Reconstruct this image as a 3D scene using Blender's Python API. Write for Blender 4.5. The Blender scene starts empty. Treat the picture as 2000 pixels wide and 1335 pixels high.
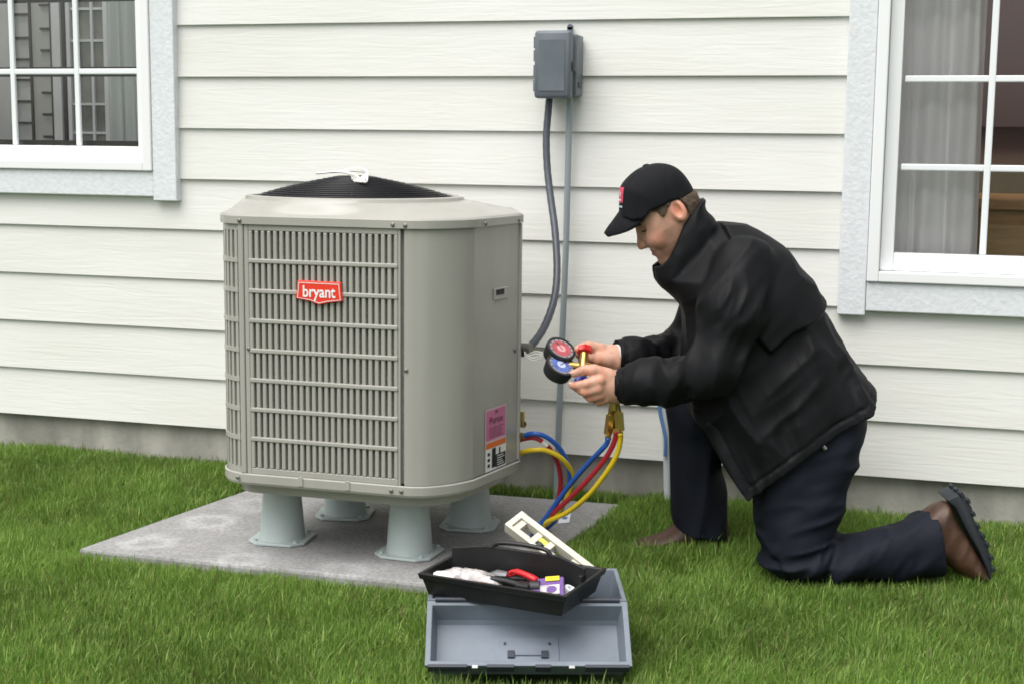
import bpy, bmesh, math, random
import numpy as np
from mathutils import Vector, Matrix

# ------------------------------------------------------------------ camera, sky, sun, exposure
sc = bpy.context.scene
COL = sc.collection
rng = np.random.default_rng(7)
random.seed(7)

cam_d = bpy.data.cameras.new('camera')
cam = bpy.data.objects.new('camera', cam_d); COL.objects.link(cam)
cr = Vector((0.9590636253, 0.2830015434, 0.0103483835)); cu = Vector((-0.0493538781, 0.1310490814, 0.9901466220)); cf = Vector((-0.2788568761, 0.9501243417, -0.1396516308))
M = Matrix.Identity(4)
for i in range(3):
    M[i][0], M[i][1], M[i][2] = cr[i], cu[i], -cf[i]
M[0][3], M[1][3], M[2][3] = 0.0, -3.92378, 0.89195
cam.matrix_world = M
cam_d.sensor_width = 36.0; cam_d.lens = 50.65; cam_d.clip_start = 0.05; cam_d.clip_end = 400.0
sc.camera = cam

SUN_EL, SUN_AZ = math.radians(62), math.radians(205)      # azimuth clockwise from +Y
world = bpy.data.worlds.new('World'); sc.world = world; world.use_nodes = True
wn, wl = world.node_tree.nodes, world.node_tree.links
wn.clear()
sky = wn.new('ShaderNodeTexSky'); sky.sky_type = 'NISHITA'; sky.sun_disc = False
sky.sun_elevation = SUN_EL; sky.sun_rotation = SUN_AZ; sky.dust_density = 4.0; sky.air_density = 1.0
hs = wn.new('ShaderNodeHueSaturation'); hs.inputs['Saturation'].default_value = 0.16
bg = wn.new('ShaderNodeBackground'); bg.inputs['Strength'].default_value = 0.105
wo = wn.new('ShaderNodeOutputWorld')
wl.new(sky.outputs[0], hs.inputs['Color']); wl.new(hs.outputs[0], bg.inputs['Color']); wl.new(bg.outputs[0], wo.inputs['Surface'])

sun_d = bpy.data.lights.new('sun', 'SUN'); sun = bpy.data.objects.new('sun', sun_d); COL.objects.link(sun)
sun_d.energy = 1.5; sun_d.angle = math.radians(60); sun_d.color = (1.0, 0.97, 0.92)
sdir = Vector((math.sin(SUN_AZ) * math.cos(SUN_EL), math.cos(SUN_AZ) * math.cos(SUN_EL), math.sin(SUN_EL)))
sun.rotation_euler = sdir.to_track_quat('Z', 'Y').to_euler()

vs = sc.view_settings
sc.display_settings.display_device = 'sRGB'
vs.view_transform = 'Standard'; vs.look = 'None'; vs.gamma = 1.0; vs.use_curve_mapping = False
vs.exposure = 0.82
sc.cycles.use_denoising = True
sc.cycles.max_bounces = 7; sc.cycles.transparent_max_bounces = 12
sc.cycles.filter_width = 1.7

# ------------------------------------------------------------------ helpers: materials
MATS = {}
def mat(name, col, rough=0.6, metal=0.0, spec=0.5, noise=None, bump=None, sub=0.0, coat=0.0, sheen=0.0):
    """noise=(scale, amount, stretch) varies the colour; bump=(scale, strength, distance, stretch)"""
    m = bpy.data.materials.new(name); m.use_nodes = True
    n, l = m.node_tree.nodes, m.node_tree.links
    b = n['Principled BSDF']
    b.inputs['Base Color'].default_value = (*col, 1)
    b.inputs['Roughness'].default_value = rough; b.inputs['Metallic'].default_value = metal
    b.inputs['Specular IOR Level'].default_value = spec
    b.inputs['Subsurface Weight'].default_value = sub
    b.inputs['Coat Weight'].default_value = coat
    b.inputs['Sheen Weight'].default_value = sheen
    if sub: b.inputs['Subsurface Radius'].default_value = (0.012, 0.005, 0.003); b.inputs['Subsurface Scale'].default_value = 0.6
    tc = n.new('ShaderNodeTexCoord')
    def nz(scale, stretch, detail=4.0):
        mp = n.new('ShaderNodeMapping'); mp.inputs['Scale'].default_value = stretch
        l.new(tc.outputs['Object'], mp.inputs['Vector'])
        t = n.new('ShaderNodeTexNoise'); t.inputs['Scale'].default_value = scale; t.inputs['Detail'].default_value = detail
        l.new(mp.outputs[0], t.inputs['Vector'])
        return t
    if noise:
        t = nz(noise[0], noise[2] if len(noise) > 2 else (1, 1, 1))
        r = n.new('ShaderNodeMapRange'); r.inputs['From Min'].default_value = 0.3; r.inputs['From Max'].default_value = 0.7
        r.inputs['To Min'].default_value = 1 - noise[1]; r.inputs['To Max'].default_value = 1 + noise[1]
        l.new(t.outputs['Fac'], r.inputs['Value'])
        mx = n.new('ShaderNodeVectorMath'); mx.operation = 'SCALE'; mx.inputs[0].default_value = col
        l.new(r.outputs[0], mx.inputs['Scale']); l.new(mx.outputs[0], b.inputs['Base Color'])
    if bump:
        t = nz(bump[0], bump[3] if len(bump) > 3 else (1, 1, 1))
        bp = n.new('ShaderNodeBump'); bp.inputs['Strength'].default_value = bump[1]; bp.inputs['Distance'].default_value = bump[2]
        l.new(t.outputs['Fac'], bp.inputs['Height']); l.new(bp.outputs[0], b.inputs['Normal'])
    MATS[name] = m
    return m

def cloth(name, col, rough, spec, scale, stretch, strength, dist, rot=(0, 0, 0)):
    m = mat(name, col, rough, spec=spec, noise=(11, 0.16))
    n, l = m.node_tree.nodes, m.node_tree.links; b = n['Principled BSDF']
    tc = n.new('ShaderNodeTexCoord'); mp = n.new('ShaderNodeMapping'); mp.inputs['Scale'].default_value = stretch; mp.inputs['Rotation'].default_value = rot
    l.new(tc.outputs['Object'], mp.inputs['Vector'])
    t = n.new('ShaderNodeTexNoise'); t.noise_type = 'RIDGED_MULTIFRACTAL'; t.inputs['Scale'].default_value = scale; t.inputs['Detail'].default_value = 3; t.inputs['Distortion'].default_value = 0.6
    l.new(mp.outputs[0], t.inputs['Vector'])
    bp = n.new('ShaderNodeBump'); bp.inputs['Strength'].default_value = strength; bp.inputs['Distance'].default_value = dist
    w = n.new('ShaderNodeTexNoise'); w.inputs['Scale'].default_value = 900; l.new(tc.outputs['Object'], w.inputs['Vector'])
    b2 = n.new('ShaderNodeBump'); b2.inputs['Strength'].default_value = 0.25; b2.inputs['Distance'].default_value = 0.0006
    l.new(w.outputs['Fac'], b2.inputs['Height']); l.new(t.outputs['Fac'], bp.inputs['Height']); l.new(b2.outputs[0], bp.inputs['Normal']); l.new(bp.outputs[0], b.inputs['Normal'])
    return m

def siding_material():
    m = mat('siding_paint', (0.80, 0.795, 0.755), 0.55, spec=0.35)
    n, l = m.node_tree.nodes, m.node_tree.links; b = n['Principled BSDF']
    tc = n.new('ShaderNodeTexCoord'); oi = n.new('ShaderNodeObjectInfo')
    off = n.new('ShaderNodeVectorMath'); off.operation = 'MULTIPLY_ADD'
    cmb = n.new('ShaderNodeCombineXYZ')
    for k in range(3): l.new(oi.outputs['Random'], cmb.inputs[k])
    off.inputs[1].default_value = (37, 11, 23)
    l.new(cmb.outputs[0], off.inputs[0]); l.new(tc.outputs['Object'], off.inputs[2])
    mp = n.new('ShaderNodeMapping'); mp.inputs['Scale'].default_value = (5, 20, 62); l.new(off.outputs[0], mp.inputs['Vector'])
    # cedar-grain embossing: long wavy lines, bent by a slower noise
    w = n.new('ShaderNodeTexNoise'); w.inputs['Scale'].default_value = 1.0; w.inputs['Detail'].default_value = 5; w.inputs['Distortion'].default_value = 1.2
    l.new(mp.outputs[0], w.inputs['Vector'])
    bp = n.new('ShaderNodeBump'); bp.inputs['Strength'].default_value = 0.32; bp.inputs['Distance'].default_value = 0.003
    l.new(w.outputs['Fac'], bp.inputs['Height']); l.new(bp.outputs[0], b.inputs['Normal'])
    mp2 = n.new('ShaderNodeMapping'); mp2.inputs['Scale'].default_value = (1.3, 1, 5); l.new(off.outputs[0], mp2.inputs['Vector'])
    t2 = n.new('ShaderNodeTexNoise'); t2.inputs['Scale'].default_value = 1.5; l.new(mp2.outputs[0], t2.inputs['Vector'])
    r = n.new('ShaderNodeValToRGB'); r.color_ramp.elements[0].color = (0.735, 0.732, 0.69, 1); r.color_ramp.elements[1].color = (0.785, 0.787, 0.755, 1)
    r.color_ramp.elements[0].position = 0.3; r.color_ramp.elements[1].position = 0.7
    l.new(t2.outputs['Fac'], r.inputs['Fac']); l.new(r.outputs[0], b.inputs['Base Color'])
    return m

SIDING = siding_material()
TRIM = mat('stucco_trim', (0.72, 0.75, 0.775), 0.8, noise=(60, 0.05), bump=(85, 0.5, 0.003))
VINYL = mat('white_vinyl', (0.86, 0.87, 0.88), 0.32)
MUNTIN = mat('white_grille_bar', (0.84, 0.87, 0.89), 0.4)
DARKSASH = mat('dark_sash', (0.085, 0.078, 0.072), 0.5)
FOUND = mat('foundation_concrete', (0.33, 0.32, 0.285), 0.9, noise=(7, 0.42, (1, 1, .35)), bump=(60, 0.5, 0.004))
CABINET = mat('grey_tan_enamel', (0.37, 0.362, 0.328), 0.24, spec=0.5, noise=(9, 0.055, (1, 1, .22)), bump=(260, 0.05, 0.0006))
CABTOP = CABINET
COIL = mat('coil_fins', (0.30, 0.295, 0.265), 0.6, noise=(200, 0.2))
BLACKW = mat('black_guard_wire', (0.016, 0.016, 0.019), 0.4)
BLACKD = mat('fan_shroud', (0.008, 0.008, 0.01), 0.6)
SCREW = mat('screw_metal', (0.22, 0.21, 0.19), 0.4, metal=0.6)
FOOT = mat('grey_green_plastic', (0.41, 0.47, 0.46), 0.5, noise=(8, 0.07))
RED = mat('badge_red', (0.78, 0.045, 0.02), 0.35)
WHITE = mat('white_print', (0.85, 0.85, 0.85), 0.5)
PINK = mat('sticker_pink', (0.60, 0.17, 0.33), 0.45)
PINKINK = mat('sticker_ink', (0.20, 0.05, 0.12), 0.5)
ORANGE = mat('sticker_orange', (0.75, 0.17, 0.03), 0.45)
INK = mat('black_ink', (0.015, 0.017, 0.022), 0.5)
GREYBOX = mat('grey_box_plastic', (0.12, 0.142, 0.165), 0.42, noise=(18, 0.09))
CONDUIT = mat('grey_pvc_conduit', (0.30, 0.345, 0.365), 0.45)
WHIP = mat('flexible_conduit', (0.060, 0.070, 0.088), 0.4)
BRASS = mat('brass', (0.62, 0.43, 0.14), 0.28, metal=0.9)
HBLUE = mat('hose_blue', (0.02, 0.10, 0.42), 0.35)
HRED = mat('hose_red', (0.40, 0.02, 0.035), 0.35)
HYEL = mat('hose_yellow', (0.72, 0.52, 0.02), 0.35)
RUBBER = mat('black_rubber', (0.016, 0.017, 0.019), 0.5)
DIALR = mat('dial_red', (0.42, 0.085, 0.10), 0.2, noise=(60, 0.35))
DIALB = mat('dial_blue', (0.10, 0.155, 0.42), 0.2, noise=(60, 0.35))
DIALF = mat('dial_face_pale', (0.30, 0.27, 0.29), 0.2)
KNOBR = mat('knob_red', (0.55, 0.02, 0.02), 0.3)
KNOBB = mat('knob_blue', (0.02, 0.03, 0.35), 0.3)
CONC = None
TOOLG = mat('toolbox_grey', (0.165, 0.193, 0.232), 0.42, noise=(11, 0.16), bump=(300, 0.1, 0.0008))
TOOLD = mat('toolbox_dark', (0.03, 0.036, 0.05), 0.45)
TRAYK = mat('tray_black', (0.010, 0.010, 0.011), 0.42, noise=(30, 0.25))
IVORY = mat('level_ivory', (0.60, 0.575, 0.48), 0.4)
VIAL = mat('vial_yellow', (0.60, 0.62, 0.10), 0.1)
PURPLE = mat('package_purple', (0.17, 0.09, 0.30), 0.3, noise=(30, 0.2))
YELLOW = mat('package_yellow', (0.80, 0.62, 0.03), 0.4)
BAG = mat('pale_bag', (0.50, 0.46, 0.45), 0.3, noise=(60, 0.6), bump=(70, 0.6, 0.004))
REDGRIP = mat('plier_red', (0.55, 0.02, 0.025), 0.3)
ORG = mat('orange_plastic', (0.70, 0.17, 0.03), 0.4)
STEEL = mat('tool_steel', (0.35, 0.35, 0.36), 0.3, metal=0.9)
SKIN = mat('skin', (0.60, 0.345, 0.25), 0.5, sub=0.12, noise=(45, 0.13), bump=(330, 0.28, 0.0014))
def _tone(m):
    n, l = m.node_tree.nodes, m.node_tree.links; b = n['Principled BSDF']; at = n.new('ShaderNodeAttribute'); at.attribute_name = 'tone'
    mx = n.new('ShaderNodeMix'); mx.data_type = 'RGBA'; mx.blend_type = 'MULTIPLY'; mx.inputs['Factor'].default_value = 1.0
    src = b.inputs['Base Color'].links[0].from_socket
    l.new(src, mx.inputs['A']); l.new(at.outputs['Color'], mx.inputs['B']); l.new(mx.outputs['Result'], b.inputs['Base Color'])
_tone(SKIN)
NAIL = mat('fingernail', (0.58, 0.36, 0.29), 0.3)
LIP = mat('lip', (0.40, 0.14, 0.12), 0.4)
HAIR = mat('brown_hair', (0.085, 0.055, 0.033), 0.6, noise=(120, 0.4, (1, 1, 5)), bump=(150, 0.8, 0.004, (1, 1, 6)))
CAPM = mat('black_cap_cotton', (0.006, 0.0064, 0.0085), 0.85, spec=0.25, noise=(12, 0.25), bump=(400, 0.3, 0.001))
JACKET = cloth('black_nylon', (0.0046, 0.0050, 0.0064), 0.62, 0.20, 5.0, (1.0, 0.8, 0.55), 0.55, 0.008, (0, 0.6, 0))
COLLARM = JACKET
TROUS = cloth('navy_twill', (0.0085, 0.0105, 0.0185), 0.72, 0.2, 6.5, (0.45, 0.8, 1.0), 0.6, 0.008, (0, 0.35, 0))
BOOT = mat('brown_leather', (0.065, 0.030, 0.018), 0.5, noise=(25, 0.35), bump=(90, 0.4, 0.002))
SOLE = mat('boot_sole', (0.018, 0.022, 0.028), 0.6)
PATCHW = mat('patch_white', (0.8, 0.8, 0.82), 0.6)
PATCHR = mat('patch_red', (0.66, 0.05, 0.12), 0.6)
CURT = mat('grey_lavender_curtain', (0.93, 0.90, 0.915), 0.9, noise=(5, 0.04))
ROOMG = mat('grey_room_wall', (0.80, 0.81, 0.80), 0.8, noise=(4, 0.1))
ROOMB = mat('brown_room_wall', (0.20, 0.12, 0.10), 0.8, noise=(3, 0.12))
ROOMT = mat('tan_room_floor', (0.30, 0.24, 0.16), 0.8, noise=(10, 0.15))
WOOD = mat('honey_wood', (0.36, 0.19, 0.07), 0.5, noise=(8, 0.2, (1, 1, 8)))
PIPEW = mat('white_pipe', (0.62, 0.66, 0.70), 0.45)
TAPEB = mat('blue_tape', (0.10, 0.22, 0.46), 0.5)
WIREW = mat('white_wire', (0.82, 0.80, 0.76), 0.5)
PAPER = mat('white_card', (0.8, 0.82, 0.86), 0.6)

def _sheer(m, f):
    n, l = m.node_tree.nodes, m.node_tree.links; b = n['Principled BSDF']; out = n['Material Output']
    tr = n.new('ShaderNodeBsdfTranslucent'); tr.inputs['Color'].default_value = (.9, .88, .89, 1); mx = n.new('ShaderNodeMixShader'); mx.inputs[0].default_value = f
    l.new(b.outputs[0], mx.inputs[1]); l.new(tr.outputs[0], mx.inputs[2]); l.new(mx.outputs[0], out.inputs['Surface'])
_sheer(CURT, .04)
def glass_material():
    m = bpy.data.materials.new('window_glass'); m.use_nodes = True
    n, l = m.node_tree.nodes, m.node_tree.links
    n.remove(n['Principled BSDF']); out = n['Material Output']
    tr = n.new('ShaderNodeBsdfTransparent'); tr.inputs['Color'].default_value = (0.985, 0.99, 0.987, 1)
    gl = n.new('ShaderNodeBsdfGlossy'); gl.inputs['Roughness'].default_value = 0.01
    fr = n.new('ShaderNodeFresnel'); fr.inputs['IOR'].default_value = 1.45
    mx = n.new('ShaderNodeMixShader')
    l.new(fr.outputs[0], mx.inputs[0]); l.new(tr.outputs[0], mx.inputs[1]); l.new(gl.outputs[0], mx.inputs[2]); l.new(mx.outputs[0], out.inputs['Surface'])
    return m
GLASS = glass_material()

def concrete_material():
    m = mat('pad_concrete', (0.42, 0.41, 0.40), 0.85, bump=(90, 0.35, 0.002))
    n, l = m.node_tree.nodes, m.node_tree.links; b = n['Principled BSDF']
    geo = n.new('ShaderNodeNewGeometry')
    t = n.new('ShaderNodeTexNoise'); t.inputs['Scale'].default_value = 4.5; t.inputs['Detail'].default_value = 8; t.inputs['Roughness'].default_value = 0.65
    l.new(geo.outputs['Position'], t.inputs['Vector'])
    r = n.new('ShaderNodeValToRGB'); e = r.color_ramp.elements
    e[0].position = 0.3; e[0].color = (0.225, 0.222, 0.22, 1); e[1].position = 0.70; e[1].color = (0.35, 0.345, 0.343, 1)
    l.new(t.outputs['Fac'], r.inputs['Fac'])
    prev = r.outputs[0]
    # efflorescence rings left by pots and feet, each with its own place on the slab
    for (px, py, rad, amt) in RINGS:
        nd = n.new('ShaderNodeTexNoise'); nd.inputs['Scale'].default_value = 14; nd.inputs['Detail'].default_value = 5; l.new(geo.outputs['Position'], nd.inputs['Vector'])
        ds = n.new('ShaderNodeVectorMath'); ds.operation = 'DISTANCE'; ds.inputs[1].default_value = (px, py, -0.125); l.new(geo.outputs['Position'], ds.inputs[0])
        ad = n.new('ShaderNodeMath'); ad.operation = 'MULTIPLY_ADD'; ad.inputs[1].default_value = 0.09; l.new(nd.outputs['Fac'], ad.inputs[0]); l.new(ds.outputs['Value'], ad.inputs[2])
        rp = n.new('ShaderNodeValToRGB'); rp.color_ramp.interpolation = 'EASE'; q = rp.color_ramp.elements
        a = rad + 0.045
        q[0].position = max(0, a - 0.045); q[0].color = (0.0, 0, 0, 1); q[1].position = a + 0.035; q[1].color = (0, 0, 0, 1)
        z = q.new(a); z.color = (1, 1, 1, 1)
        l.new(ad.outputs[0], rp.inputs['Fac'])
        mu = n.new('ShaderNodeMath'); mu.operation = 'MULTIPLY'; mu.inputs[1].default_value = amt; l.new(rp.outputs[0], mu.inputs[0])
        mx = n.new('ShaderNodeMix'); mx.data_type = 'RGBA'; mx.inputs['B'].default_value = (0.50, 0.50, 0.51, 1)
        l.new(mu.outputs[0], mx.inputs['Factor']); l.new(prev, mx.inputs['A']); prev = mx.outputs['Result']
    sp = n.new('ShaderNodeTexNoise'); sp.inputs['Scale'].default_value = 110; sp.inputs['Detail'].default_value = 4; l.new(geo.outputs['Position'], sp.inputs['Vector'])
    mr = n.new('ShaderNodeMapRange'); mr.inputs['From Min'].default_value = .32; mr.inputs['From Max'].default_value = .6; mr.inputs['To Min'].default_value = .74; mr.inputs['To Max'].default_value = 1.05; l.new(sp.outputs['Fac'], mr.inputs['Value'])
    vm = n.new('ShaderNodeVectorMath'); vm.operation = 'SCALE'; l.new(prev, vm.inputs[0]); l.new(mr.outputs[0], vm.inputs['Scale']); prev = vm.outputs[0]
    l.new(prev, b.inputs['Base Color'])
    return m
RINGS = [(a[0], a[1], rr, am) for a, rr, am in zip([(-1.8666,-0.7938,-0.125),(-1.8146,-0.569,-0.125),(-1.5745,-0.8476,-0.125),(-1.3097,-0.8571,-0.125),(-1.782,-0.3692,-0.125),(-1.2538,-0.8079,-0.125)], (.05, .055, .05, .045, .06, .03), (.55, .5, .42, .30, .22, .25))]
CONC = concrete_material()

# ------------------------------------------------------------------ helpers: objects and meshes
def tag(o, label=None, cat=None, group=None, kind=None):
    if label: o['label'] = label
    if cat: o['category'] = cat
    if group: o['group'] = group
    if kind: o['kind'] = kind
    return o

def thing(name, loc, label, cat, group=None, rz=0.0):
    o = bpy.data.objects.new(name, None); COL.objects.link(o)
    o.location = loc; o.rotation_euler = (0, 0, rz); o.empty_display_size = 0.05
    return tag(o, label, cat, group)

def world_matrix(o):
    m = o.matrix_basis.copy()
    while o.parent: o = o.parent; m = o.matrix_basis @ m
    return m

def link(name, me, parent=None, local=False, loc=None):
    o = bpy.data.objects.new(name, me); COL.objects.link(o)
    if parent is not None:
        o.parent = parent
        if not local and loc is None: o.matrix_basis = world_matrix(parent).inverted()   # mesh given in world space
    if loc is not None: o.location = loc
    return o

class MB:
    def __init__(s): s.v = []; s.f = []; s.mi = []
    def add(s, v, f, mi=0):
        b = len(s.v); s.v += [tuple(map(float, a)) for a in v]; s.f += [tuple(i + b for i in q) for q in f]; s.mi += [mi] * len(f); return s
    def box(s, lo, hi, mi=0):
        (x0, y0, z0), (x1, y1, z1) = lo, hi
        return s.add([(x0,y0,z0),(x1,y0,z0),(x1,y1,z0),(x0,y1,z0),(x0,y0,z1),(x1,y0,z1),(x1,y1,z1),(x0,y1,z1)],
                     [(0,3,2,1),(4,5,6,7),(0,1,5,4),(1,2,6,5),(2,3,7,6),(3,0,4,7)], mi)
    def obox(s, c, ax, ay, az, mi=0):          # oriented box: centre and three half-axes
        c, ax, ay, az = map(np.array, (c, ax, ay, az))
        v = [c + i*ax + j*ay + k*az for k in (-1,1) for i, j in ((-1,-1),(1,-1),(1,1),(-1,1))]
        return s.add(v, [(0,3,2,1),(4,5,6,7),(0,1,5,4),(1,2,6,5),(2,3,7,6),(3,0,4,7)], mi)
    def tube(s, pts, r, n=10, closed=False, caps=True, mi=0):
        P = np.array(pts, float); m = len(P); r = np.broadcast_to(np.array(r, float), (m,))
        T = np.roll(P,-1,0) - np.roll(P,1,0) if closed else np.gradient(P, axis=0)
        T /= np.linalg.norm(T, axis=1)[:,None] + 1e-12
        up = np.array([0,0,1.]) if abs(T[0][2]) < .9 else np.array([1.,0,0])
        N = np.cross(T[0], up); N /= np.linalg.norm(N); v = []
        for i in range(m):
            N = N - T[i]*(N@T[i]); N /= np.linalg.norm(N) + 1e-12; B = np.cross(T[i], N)
            for k in range(n):
                a = 2*math.pi*k/n; v.append(P[i] + r[i]*(math.cos(a)*N + math.sin(a)*B))
        f = []
        for i in range(m if closed else m-1):
            j = (i+1) % m
            for k in range(n): f.append((i*n+k, i*n+(k+1)%n, j*n+(k+1)%n, j*n+k))
        if caps and not closed: f += [tuple(range(n))[::-1], tuple((m-1)*n+k for k in range(n))]
        return s.add(v, f, mi)
    def cyl(s, a, b, r0, r1=None, n=16, mi=0): return s.tube([a, b], [r0, r1 if r1 is not None else r0], n, mi=mi)
    def lathe(s, c, axis, prof, n=28, mi=0):   # prof: (distance along axis, radius)
        axis = np.array(axis, float); axis /= np.linalg.norm(axis); c = np.array(c, float)
        t = np.array([0,0,1.]) if abs(axis[2]) < .9 else np.array([1.,0,0])
        N = np.cross(axis, t); N /= np.linalg.norm(N); B = np.cross(axis, N); v = []; f = []
        for (h, r) in prof:
            for k in range(n):
                a = 2*math.pi*k/n; v.append(c + h*axis + r*(math.cos(a)*N + math.sin(a)*B))
        for i in range(len(prof)-1):
            for k in range(n): f.append((i*n+k, i*n+(k+1)%n, (i+1)*n+(k+1)%n, (i+1)*n+k))
        f += [tuple(range(n))[::-1], tuple((len(prof)-1)*n+k for k in range(n))]
        return s.add(v, f, mi)
    def prism(s, poly, d, mi=0):               # polygon (3-D points) swept by vector d
        P = np.array(poly, float); n = len(P); d = np.array(d)
        return s.add(list(P) + list(P + d), [tuple(range(n))[::-1], tuple(range(n, 2*n))] + [(i, (i+1)%n, n+(i+1)%n, n+i) for i in range(n)], mi)
    def grid(s, rows, closed=False, mi=0):
        R = len(rows); Cn = len(rows[0]); v = [p for r in rows for p in r]; f = []
        for i in range(R-1):
            for j in range(Cn if closed else Cn-1):
                k = (j+1) % Cn; f.append((i*Cn+j, i*Cn+k, (i+1)*Cn+k, (i+1)*Cn+j))
        return s.add(v, f, mi)
    def mesh(s, name, mats, smooth=None, bevel=0.0):
        me = bpy.data.meshes.new(name); me.from_pydata(s.v, [], s.f)
        for m in (mats if isinstance(mats, (list, tuple)) else [mats]): me.materials.append(m)
        me.polygons.foreach_set('material_index', s.mi)
        bm = bmesh.new(); bm.from_mesh(me)
        bmesh.ops.recalc_face_normals(bm, faces=bm.faces)
        if bevel:
            ed = [e for e in bm.edges if len(e.link_faces) == 2 and e.calc_face_angle(0) > 0.6]
            bmesh.ops.bevel(bm, geom=ed, offset=bevel, segments=2, profile=0.5, affect='EDGES', clamp_overlap=True)
        if smooth is not None:
            for f in bm.faces: f.smooth = True
            for e in bm.edges:
                if len(e.link_faces) == 2 and e.calc_face_angle(0) > math.radians(smooth): e.smooth = False
        bm.to_mesh(me); bm.free()
        return me
    def build(s, name, mats, parent=None, smooth=None, bevel=0.0, local=False):
        return link(name, s.mesh(name, mats, smooth, bevel), parent, local)

def bez(pts, n=8):                             # Catmull-Rom through points
    P = np.array(pts, float); P = np.vstack([2*P[0]-P[1], P, 2*P[-1]-P[-2]]); out = []
    for i in range(1, len(P)-2):
        for t in np.linspace(0, 1, n, endpoint=False):
            a, b, c, d = P[i-1], P[i], P[i+1], P[i+2]
            out.append(.5*((2*b) + (c-a)*t + (2*a-5*b+4*c-d)*t*t + (3*b-a-3*c+d)*t**3))
    out.append(P[-2]); return np.array(out)

def text_mesh(body, mtl, name, parent, origin, xdir, ydir, width, height, depth=0.0006, bold=0.0):
    cu_ = bpy.data.curves.new(name, 'FONT'); cu_.body = body; cu_.size = 1; cu_.extrude = 0.0; cu_.offset = bold; cu_.resolution_u = 3
    o = bpy.data.objects.new(name, cu_); COL.objects.link(o)
    dg = bpy.context.evaluated_depsgraph_get()
    me = bpy.data.meshes.new_from_object(o.evaluated_get(dg)); bpy.data.objects.remove(o)
    co = np.array([v.co for v in me.vertices]); lo, hi = co.min(0), co.max(0)
    xd, yd = np.array(xdir, float), np.array(ydir, float); xd /= np.linalg.norm(xd); yd /= np.linalg.norm(yd); nd = np.cross(xd, yd)
    q = (co - lo) / np.maximum(hi - lo, 1e-9)
    W = np.array(origin) + q[:, :1]*width*xd + q[:, 1:2]*height*yd + nd*depth
    for v, w in zip(me.vertices, W): v.co = w
    me.materials.clear(); me.materials.append(mtl)
    return link(name, me, parent)

# ------------------------------------------------------------------ helpers: implicit surfaces (surface nets)
def nets(f, lo, hi, h, B=8, margin=1.5):
    lo = np.array(lo, float); hi = np.array(hi, float)
    nb = np.ceil((hi - lo) / (h*B)).astype(int); n = nb*B
    D = np.ones(n, np.float32)
    cs = [lo[a] + (np.arange(nb[a]) + .5)*h*B - h/2 for a in range(3)]
    Cc = np.stack(np.meshgrid(*cs, indexing='ij'), -1).reshape(-1, 3)
    dc = f(Cc); act = np.abs(dc) < h*B*.87*margin
    D5 = D.reshape(nb[0], B, nb[1], B, nb[2], B)
    bi = np.stack(np.unravel_index(np.arange(len(Cc)), nb), 1)
    ins = bi[(dc < 0) & ~act]
    D5[ins[:,0], :, ins[:,1], :, ins[:,2], :] = -1
    bi = bi[act]; r = np.arange(B)
    off = np.stack(np.meshgrid(r, r, r, indexing='ij'), -1).reshape(-1, 3)
    for c0 in range(0, len(bi), 600):
        q = bi[c0:c0+600]
        P = (lo + (q[:,None,:]*B + off[None])*h).reshape(-1, 3)
        val = f(P).astype(np.float32).reshape(len(q), B, B, B)
        D5[q[:,0], :, q[:,1], :, q[:,2], :] = val
    S = D < 0
    cnt = np.zeros(n-1, np.int8)
    sl = [slice(0,-1), slice(1,None)]
    for i in (0,1):
        for j in (0,1):
            for k in (0,1): cnt += S[sl[i], sl[j], sl[k]]
    cell = np.argwhere((cnt > 0) & (cnt < 8))
    cor = np.array([(i,j,k) for i in (0,1) for j in (0,1) for k in (0,1)])
    val = np.stack([D[tuple((cell + c).T)] for c in cor], 1)
    acc = np.zeros((len(cell), 3)); num = np.zeros(len(cell))
    for a in range(8):
        for b in range(a+1, 8):
            if np.abs(cor[a]-cor[b]).sum() != 1: continue
            m = (val[:,a] < 0) != (val[:,b] < 0)
            t = val[m,a] / (val[m,a] - val[m,b])
            acc[m] += cor[a] + t[:,None]*(cor[b]-cor[a]); num[m] += 1
    V = lo + (cell + acc/num[:,None])*h
    idx = np.full(n-1, -1, np.int32); idx[tuple(cell.T)] = np.arange(len(cell))
    F = []
    for ax in range(3):
        o1, o2 = (ax+1) % 3, (ax+2) % 3
        s0 = [slice(1,-1)]*3; s1 = [slice(1,-1)]*3; s0[ax] = slice(0,-1); s1[ax] = slice(1,None)
        A, Bb = S[tuple(s0)], S[tuple(s1)]
        for sg in (0, 1):
            e = np.argwhere((A & ~Bb) if sg == 0 else (~A & Bb))
            if not len(e): continue
            e = e + 1; e[:,ax] -= 1
            d1 = np.zeros(3, int); d1[o1] = 1; d2 = np.zeros(3, int); d2[o2] = 1
            q = np.stack([idx[tuple((e-d1-d2).T)], idx[tuple((e-d2).T)], idx[tuple(e.T)], idx[tuple((e-d1).T)]], 1)
            F.append(q if sg == 0 else q[:, ::-1])
    return V, np.concatenate(F)

def relax(V, F, it=2, lam=0.5):
    E = np.concatenate([F[:, [0,1]], F[:, [1,2]], F[:, [2,3]], F[:, [3,0]]]); E = np.concatenate([E, E[:, ::-1]])
    deg = np.bincount(E[:,0], minlength=len(V)).astype(float)[:,None]
    for _ in range(it):
        S_ = np.stack([np.bincount(E[:,0], weights=V[E[:,1],a], minlength=len(V)) for a in range(3)], 1)
        V = V + lam*(S_/np.maximum(deg,1) - V)
    return V

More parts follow.
